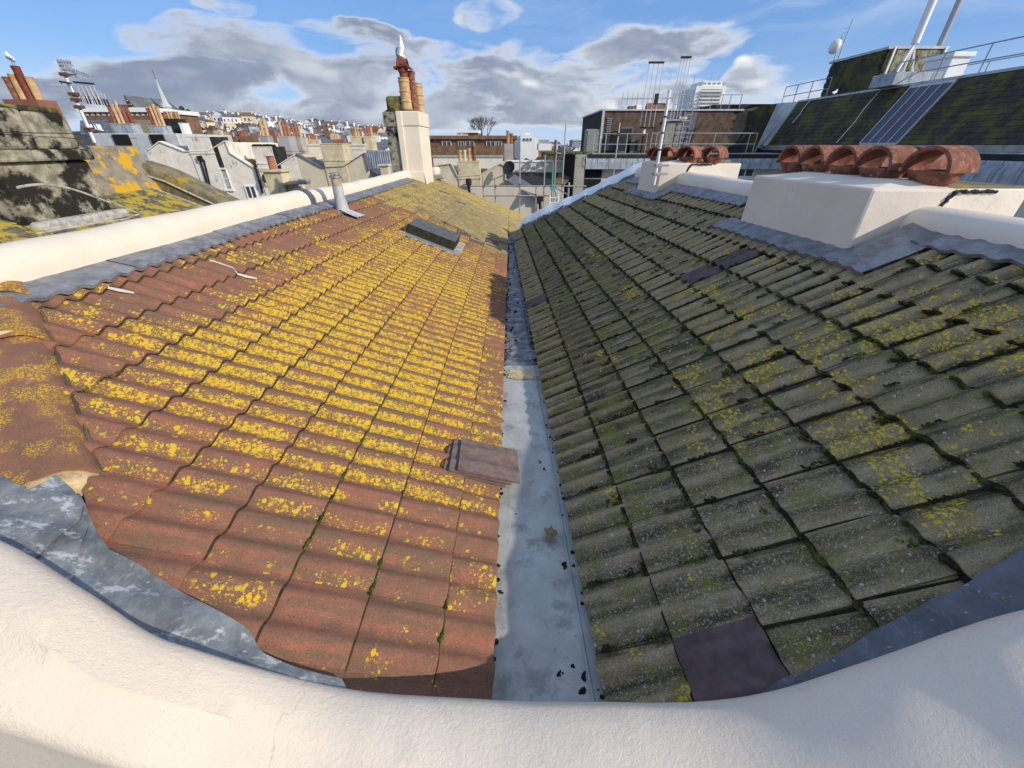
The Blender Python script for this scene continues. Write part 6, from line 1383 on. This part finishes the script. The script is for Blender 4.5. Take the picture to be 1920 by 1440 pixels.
# gable block and mansard building parallel to the valley
mn = thing('mansard_building', (20, 25, -13), 'dark slated mansard building filling the right side, with lead eaves', 'building')
XB, XT, ZTm, YF, YN = 19.5, 21.1, 2.72, 35.0, 6.0
mb = MB(); mb.bx(XT + .1, 32, YN, YF + 6, 2.5, ZTm); obj('flat_roof', mb, M['zinc'], mn)
mb = MB(); mb.prism([(XB + .05, YN, -.05), (XT + .05, YN, ZTm - .05), (XT + 1, YN, ZTm - .05), (XT + 1, YN, -.05)], (0, YF - YN, 0)); obj('roof_core', mb, M['dark_clad'], mn)
mb = MB(); mb.bx(XT - .06, XT + .25, YN, YF, ZTm - .06, ZTm + .05); obj('ridge_edge', mb, M['zinc_pale'], mn)
mb = MB(); mb.bx(19.45, 26, YN, YF + .5, -13, -1.3); obj('wall', mb, M['old_white'], mn)
mb = MB(); mb.bx(XB - .18, XB + .1, YN, YF - .2, -.24, 0); obj('eaves_ledge', mb, M['concrete'], mn)
secE = [(19.35, -.24), (19.22, -.30), (19.05, -.62), (19.0, -.95), (19.0, -1.36), (19.5, -1.36), (19.5, -.24)]
y = YN
while y < YF - .7:
    mb = MB(); mb.prism([(x, y + .012, z) for x, z in secE], (0, .676, 0)); obj('fascia_panel', mb, M['zinc'], mn); y += .70
mb = MB(); mb.bx(19.1, 19.5, YN, YF - .3, -1.34, -.3); obj('fascia_core', mb, M['dark_clad'], mn)
for y in (9, 11.5, 14, 16.5, 19, 21.5, 24, 27, 30):
    mb = MB(); mb.bx(19.40, 19.46, y, y + 1.5, -2.9, -1.5); w_ = obj('window', mb, M['white'], mn); mb = MB(); mb.bx(19.385, 19.40, y + .08, y + 1.42, -2.82, -1.58); obj('pane', mb, M['glass'], w_)
random.seed(12); m2 = Vector((XT - XB, 0, ZTm)).normalized(); up2 = m2; ax2 = Vector((0, -1, 0)); nn = ax2.cross(up2)
if nn.x > 0: ax2 = -ax2; nn = -nn
Bm2 = Matrix((ax2, up2, nn)).transposed().to_4x4()
mb = MB(); mb.bx(-.148, .148, 0, .34, 0, .016); slt = mesh_of('slate', mb, M['mansard'])
SLn = math.hypot(XT - XB, ZTm); its = []
PY0, PY1, PX = 19.9, 23.6, 0
def onm(px_, py_):   # point on the mansard slope
    d = pdir(px_, py_); A0 = Vector((XB, 0, 0)); nrm = Vector((m2.z, 0, -m2.x)); return d * (A0.dot(nrm) / d.dot(nrm))
P4 = [onm(1683, 196), onm(1764, 187), onm(1684, 276), onm(1610, 277)]
pyl, pyh = min(P4[2].y, P4[1].y), max(P4[0].y, P4[3].y)
for r_ in range(int(SLn / .245)):
    for k in range(int((YF - YN) / .30)):
        y = YN + .15 + .3 * k + (.15 if r_ % 2 else 0); p = Vector((XB, y, 0)) + m2 * (r_ * .245)
        if y > YF - .1: continue
        its.append((slt, Matrix.Translation(p + nn * .03) @ Bm2 @ Matrix.Rotation(-.055 + random.gauss(0, .01), 4, 'X') @ Matrix.Rotation(random.gauss(0, .008), 4, 'Z'), 0, None))
its = [q for q in its if q[1].translation.y > 11]
rest = lay(mn, its, 300)
for o_ in list(mn.children):
    if o_.name.startswith('tile'): o_.name = 'slate'
o = join_tiles('slate', [q[:3] for q in rest], mn, [M['mansard']]); o['kind'] = 'stuff'
hp = MB(); hp.prism([(XB - .4, YF - .6, -.02), (XB + .02, YF + .9, -.02), (XT + .5, YF + 2.2, ZTm), (XT - .02, YF - .1, ZTm)], (.3, 0, -.1)); obj('lead_hip', hp, M['zinc_pale'], mn)
# fill between penthouse and mansard
mb = MB(); a = at(1385, 207, Y=33.05); b = at(1420, 290, Y=35); mb.add([Vector((a.x, 33.05, -.5)), Vector((XB - .5, 35.2, -.5)), Vector((XT - .7, 36.5, ZTm)), Vector((a.x, 33.1, a.z))], [(0, 1, 2, 3)]); obj('slate_return', mb, M['mansard'], mn)
mb = MB(); mb.bx(a.x, XT + 4, 36.8, 44, -.5, ZTm - .02); obj('rear_block', mb, M['dark_clad'], mn)
mb = MB(); mb.prism([(XB - .52, 35.15, -.5), (XB - .1, 34.7, -.5), (XB + .1, 34.9, 0), (XT + .05, YF + .1, ZTm), (XT - .7, 36.45, ZTm)], (.05, .12, 0)); obj('lead_cheek', mb, M['zinc_pale'], mn)
mb = MB(); mb.tube([(19.0, 34.6, -.2), (18.85, 34.7, -.7), (18.8, 34.6, -1.5), (18.95, 34.4, -2.2), (18.95, 34.4, -5)], .12, 8); obj('downpipe', mb, M['black'], mn, smooth=True)
# sloping glazing on the mansard
sp = thing('roof_glazing', P4[3], 'tall blue-black sloping roof window of four glazed strips set in the dark slate', 'rooflight')
off = nn * .10
TL_, TR_, BR_, BL_ = [p + off for p in P4]
BL_ = Vector((XB, TL_.y, 0)) + off; BR_ = Vector((XB, TR_.y, 0)) + off; TL_ = BL_ + m2 * (SLn * .93); TR_ = BR_ + m2 * (SLn * .93)
for k in range(4):
    a, b = BL_.lerp(BR_, k / 4), BL_.lerp(BR_, (k + 1) / 4); c, d_ = TL_.lerp(TR_, (k + 1) / 4), TL_.lerp(TR_, k / 4); mb = MB(); mb.prism([a, b, c, d_], nn * -.06); obj('pane', mb, M['panel'], sp)
for k in range(5): a, d_ = BL_.lerp(BR_, k / 4), TL_.lerp(TR_, k / 4); mb = MB(); mb.bar(a, d_, .05 if k in (0, 4) else .035, .09); obj('glazing_bar', mb, M['alu'], sp)
for a, b in ((BL_, BR_), (TL_, TR_)): mb = MB(); mb.bar(a, b, .07, .10); obj('frame', mb, M['alu'], sp)
for px0, py0, px1, py1, lab in ((1653, 170, 1570, 269, 'long pale cable running down the mossy slates left of the roof window'), (1520, 190, 1487, 232, 'short bent pale cable near the left end of the mansard')):
    a, b = onm(px0, py0) + nn * .08, onm(px1, py1) + nn * .08; t_ = thing('cable', b, lab, 'cable'); mb = MB(); mb.tube([a, a.lerp(b, .35) + Vector((0, .05, .0)), a.lerp(b, .6) - Vector((0, .08, 0)), b], .022, 5); obj('cable_run', mb, M['white'], t_)
# mansard railing
ys_ = [34.6, 32.8, 30.9, 28.9]
railing('grey railing along the left part of the mansard top', [Vector((21.6, y_, ZTm)) for y_ in (38, 36.5, 34.8, 32.9)], 1.15, M['rail_grey'])
railing('grey railing along the right part of the mansard top, in front of the white mast', [Vector((21.5, y_, ZTm)) for y_ in (27.5, 26.6, 24.8, 22.6, 20.4, 18.2, 16, 13.8)], 1.15, M['rail_grey'])
railing('second line of grey railing farther back on the mansard roof at right', [Vector((26, y_, ZTm)) for y_ in (30, 27, 24, 21, 18)], 1.15, M['rail_grey'])
# tank house with boards, mast, dish
tk = thing('tank_house', (24, 33, ZTm), 'dark slate-hung tank house on the mansard roof with weathered boards on its near end', 'rooftop house')
mb = MB(); mb.prism([(23, 30.75, ZTm), (23, 35.6, ZTm), (23, 35.6, 4.95), (23, 30.75, 5.05)], (3.4, 0, 0)); obj('wall', mb, M['dark_clad'], tk)
random.seed(30)
SLm = MB(); SLm.bx(-.03, 0, -.19, .19, -.26, 0); slm2 = mesh_of('hung_slate', SLm, M['mansard'])
its = [(slm2, Matrix.Translation((22.99 + random.uniform(-.01, .01), 30.95 + k * .39 + (.19 if r_ % 2 else 0), 4.98 - r_ * .23)), 0, None) for r_ in range(10) for k in range(12)]
lay(tk, its)
for o_ in list(tk.children):
    if o_.name.startswith('tile'): o_.name = 'hung_slate'
mb = MB(); mb.bx(22.9, 26.6, 30.6, 35.8, 4.97, 5.1); obj('roof_edge', mb, M['zinc_pale'], tk)
for k in range(7): mb = MB(); mb.bx(23.05 + k * .49, 23.05 + k * .49 + .46, 30.66 - .01 * (k % 2), 30.74, ZTm + .35, 4.93); obj('board', mb, M['boards'] if k % 3 else M['moss_cap'], tk)
for x in (23.3, 26.4): mb = MB(); mb.bar((x, 30.6, ZTm), (x + .0, 30.6, 5.05), .10, .10); obj('trim', mb, M['white'], tk)
m1 = thing('mast', (23.5, 29.8, ZTm), 'thick white telecom mast leaning out of the top of the picture at right', 'mast')
a = at(1697, 125, Y=29.4); mb = MB(); mb.tube([(a.x, 29.4, ZTm), (a.x, 29.4, 5.2)], .06, 10); mb.tube([(a.x, 29.4, 5.0), (a.x, 29.4, 13)], .19, 14); obj('pole', mb, M['white'], m1, smooth=True)
for s_ in (-.8, .8): mb = MB(); mb.bar((a.x + s_, 29.2, ZTm), (a.x, 29.4, 5.0), .10, .10); obj('brace', mb, M['white'], m1)
mb = MB(); mb.bx(a.x - 1.1, a.x + 1.1, 29.0, 29.8, ZTm, ZTm + .25); obj('base_frame', mb, M['galv'], m1)
m2_ = thing('mast', (26, 31, ZTm), 'thinner grey telecom mast right of the white one', 'mast')
a = at(1762, 84, Y=31.5); mb = MB(); mb.tube([(a.x, 31.5, ZTm), (a.x, 31.5, 14)], .16, 12); obj('pole', mb, M['grey_far'], m2_, smooth=True)
dd = thing('microwave_dish', at(1568, 86, Y=35), 'white drum-shaped microwave dish on a lattice post above the tank house', 'dish')
c = at(1568, 88, Y=35.2); mb = MB(); mb.lathe(c, [(.05, -.12), (.38, -.05), (.42, .10), (.40, .2), (.30, .32), (.02, .38)], 20, Matrix.Rotation(R(-80), 3, 'Y')); obj('dish', mb, M['white'], dd, smooth=True)
a = at(1577, 84, Y=35.2)
for s_ in (-.14, .14): mb = MB(); mb.tube([(a.x + s_, 35.2, 4.8), (a.x + s_, 35.2, a.z + .5)], .035, 6); obj('post', mb, M['galv'], dd)
for k in range(8): mb = MB(); z_ = 5.0 + k * .25; mb.tube([(a.x - .14, 35.2, z_), (a.x + .14, 35.2, z_ + .12)], .02, 5); obj('lattice_bar', mb, M['galv'], dd)
mb = MB(); mb.tube([(a.x + .14, 35.2, a.z + .5), (a.x + .2, 35.2, a.z + 1.3)], .015, 4); obj('whip', mb, M['black'], dd)
small_gull(Vector((21.2, 31.5, ZTm + .03)), 'gull standing on the mansard edge beneath the tank house', 1.0, .5)
wu = thing('roof_unit', (24, 24, ZTm), 'pale box-shaped ventilation unit on the mansard roof right of the mast', 'vent')
a, b = at(1768, 147, Y=26), at(1802, 147, Y=26); mb = MB(); mb.bx(a.x, b.x, 26, 27.5, ZTm, 3.9); obj('unit_body', mb, M['white_far'], wu, bevel=.04); mb = MB(); mb.bx(a.x - .1, b.x + .1, 25.9, 27.6, 3.9, 4.1); obj('lid', mb, M['white'], wu, bevel=.03)
mb = MB(); mb.bx(a.x - 2.6, a.x - .1, 26, 27.6, ZTm, 3.3); obj('duct', mb, M['zinc'], wu, bevel=.03)
# white tower block
tw = thing('tower_block', at(1327, 200, Y=230), 'white high-rise block with rows of balconies beyond the rooftop', 'tower block')
Y = 230; a, b = at(1306, 163, Y=Y), at(1362, 163, Y=Y); zt_ = at(1330, 161, Y=Y).z; mb = MB(); mb.bx(a.x, b.x, Y, Y + 18, -13, zt_); obj('wall', mb, M['white_far'], tw)
mb = MB(); c = at(1292, 166, Y=Y + 4); mb.bx(c.x, a.x + .0, Y + 2, Y + 16, -13, zt_ - 1.0); obj('stair_tower', mb, M['white_far'], tw)
mb = MB(); mb.bx(a.x + 3, b.x - 2, Y + 1, Y + 16, zt_, zt_ + 2.0); obj('roof_storey', mb, M['white_far'], tw)
fl = (zt_ - at(1330, 205, Y=Y).z) / 6.5; z_ = zt_ - 1.2; k = 0
while z_ > -5:
    mb = MB(); mb.bx(a.x + 2.6, b.x - 1.6, Y - .12, Y + .02, z_ - fl * .42, z_); obj('window_band', mb, M['grey_far'], tw); mb = MB(); mb.bx(a.x + 2.2, b.x - 1.2, Y - 1.1, Y, z_ - fl * .78, z_ - fl * .42); obj('balcony', mb, M['white_far'], tw); z_ -= fl
for k in range(5): mb = MB(); mb.bx(a.x + 3.2 + k * 2.3, a.x + 4.6 + k * 2.3, Y + .9, Y + 1.0, zt_ + .6, zt_ + 1.4); obj('window', mb, M['grey_far'], tw)
for x_ in (1300, 1331, 1345): p = at(x_, 160, Y=Y + 8); mb = MB(); mb.tube([p, p + Vector((0, 0, 3.5))], .12, 5); obj('roof_mast', mb, M['grey_far'], tw)
# ---------------------------------------------------------------- scaffold beyond the roofs
sf = thing('scaffold', at(1000, 380, Y=22), 'galvanised scaffold poles and rails standing beyond the far edge of the roofs', 'scaffold')
Ys = 21.5
def tubep(p, name='scaffold_tube', r=.026, m_=None): mb = MB(); mb.tube(p, r * 1.25, 8); return obj(name, mb, m_ or M['galv'], sf, smooth=True)
for xt, yt, xb_, yb_ in ((974, 276, 974, 400), (1057, 230, 1052, 380), (1161, 230, 1150, 330), (1025, 290, 1018, 400), (907, 331, 907, 380), (929, 333, 929, 384), (1005, 351, 1004, 395)):
    t_, b_ = at(xt, yt, Y=Ys), at(xb_, yb_, Y=Ys); tubep([(b_.x, Ys, -9), (b_.x, Ys, t_.z)])
a, b = at(870, 349, Y=Ys - .1), at(1100, 346, Y=Ys - .1); tubep([a, (b.x, Ys - .1, a.z)])
a, b = at(908, 367, Y=Ys - .1), at(1032, 367, Y=Ys - .1); tubep([a, (b.x, Ys - .1, a.z)])
tubep([at(1036, 348, Y=Ys + .2), at(1066, 366, Y=Ys - 1)]); tubep([at(1040, 287, Y=Ys + .3), at(1060, 289, Y=Ys + .3)]); t_ = at(1039, 262, Y=Ys + .4); b_ = at(1037, 350, Y=Ys + .4); tubep([(b_.x, Ys + .4, b_.z), (b_.x, Ys + .4, t_.z)], r=.035, m_=M['rust'])
tubep([(at(1044, 262, Y=Ys + .6).x, Ys + .6, at(1044, 262, Y=Ys).z), (at(1044, 262, Y=Ys + .6).x, Ys + .6, -5)])
tubep([(at(1067, 342, Y=Ys).x, Ys, at(1067, 342, Y=Ys).z), (at(1067, 342, Y=Ys).x, Ys, -5)], r=.04)
for x_, y_ in ((974, 347), (1055, 288), (1054, 347), (1041, 287), (907, 349), (929, 349), (1004, 366), (1160, 252)): mb = MB(); mb.box(at(x_, y_, Y=Ys - .06), (.11, .13, .11)); obj('coupler', mb, M['rust'], sf)
lg = thing('access_ladder', at(1035, 380, Y=20.5), 'white ladder top with a teal rope hanging at the scaffold', 'ladder')
for x_ in (1031, 1047): a = at(x_, 366, Y=20.4); mb = MB(); mb.tube([(a.x, 20.4, a.z), (a.x, 20.4, -6)], .035, 8); obj('stile', mb, M['white'], lg)
for k in range(5): a, b = at(1031, 371 + 9 * k, Y=20.4), at(1047, 371 + 9 * k, Y=20.4); mb = MB(); mb.tube([a, (b.x, 20.4, a.z)], .022, 6); obj('rung', mb, M['white'], lg)
rp = thing('rope', at(1036, 345, Y=21), 'teal rope knotted round the scaffold by the white ladder', 'rope')
for pts in (((1037, 302), (1036, 330), (1035, 352), (1034, 380)), ((1036, 345), (1041, 358), (1044, 372), (1042, 385)), ((1035, 340), (1032, 352), (1035, 362), (1038, 350))): mb = MB(); mb.tube([at(x_, y_, Y=21.2) for x_, y_ in pts], .035, 6); obj('rope_strand', mb, M['green_rope'], rp, smooth=True)
hx = thing('drain_hopper', at(879, 346, Y=19.3), 'small black pipe head poking above the far verge of the lichened roof', 'drain')
tc_ = thing('ridge_end', LF.P(19.3, 9), 'pale rounded coping stub and grey slab just right of the tall stack', 'coping')
a = at(817, 322, Y=19.2); mb = MB(); mb.box(a + Vector((-.05, .3, -.1)), (.30, .9, .55)); obj('coping_end', mb, M['cream'], tc_, bevel=.12); mb = MB(); mb.box(at(822, 331, Y=19.0), (.55, .7, .16)); obj('slab', mb, M['concrete'], tc_, bevel=.02)
p = at(879, 346, Y=19.3); mb = MB(); mb.lathe(p, [(.07, -.8), (.07, -.05), (.13, 0), (.13, .22), (.09, .24)], 10); obj('pipe_head', mb, M['black'], hx, smooth=True)
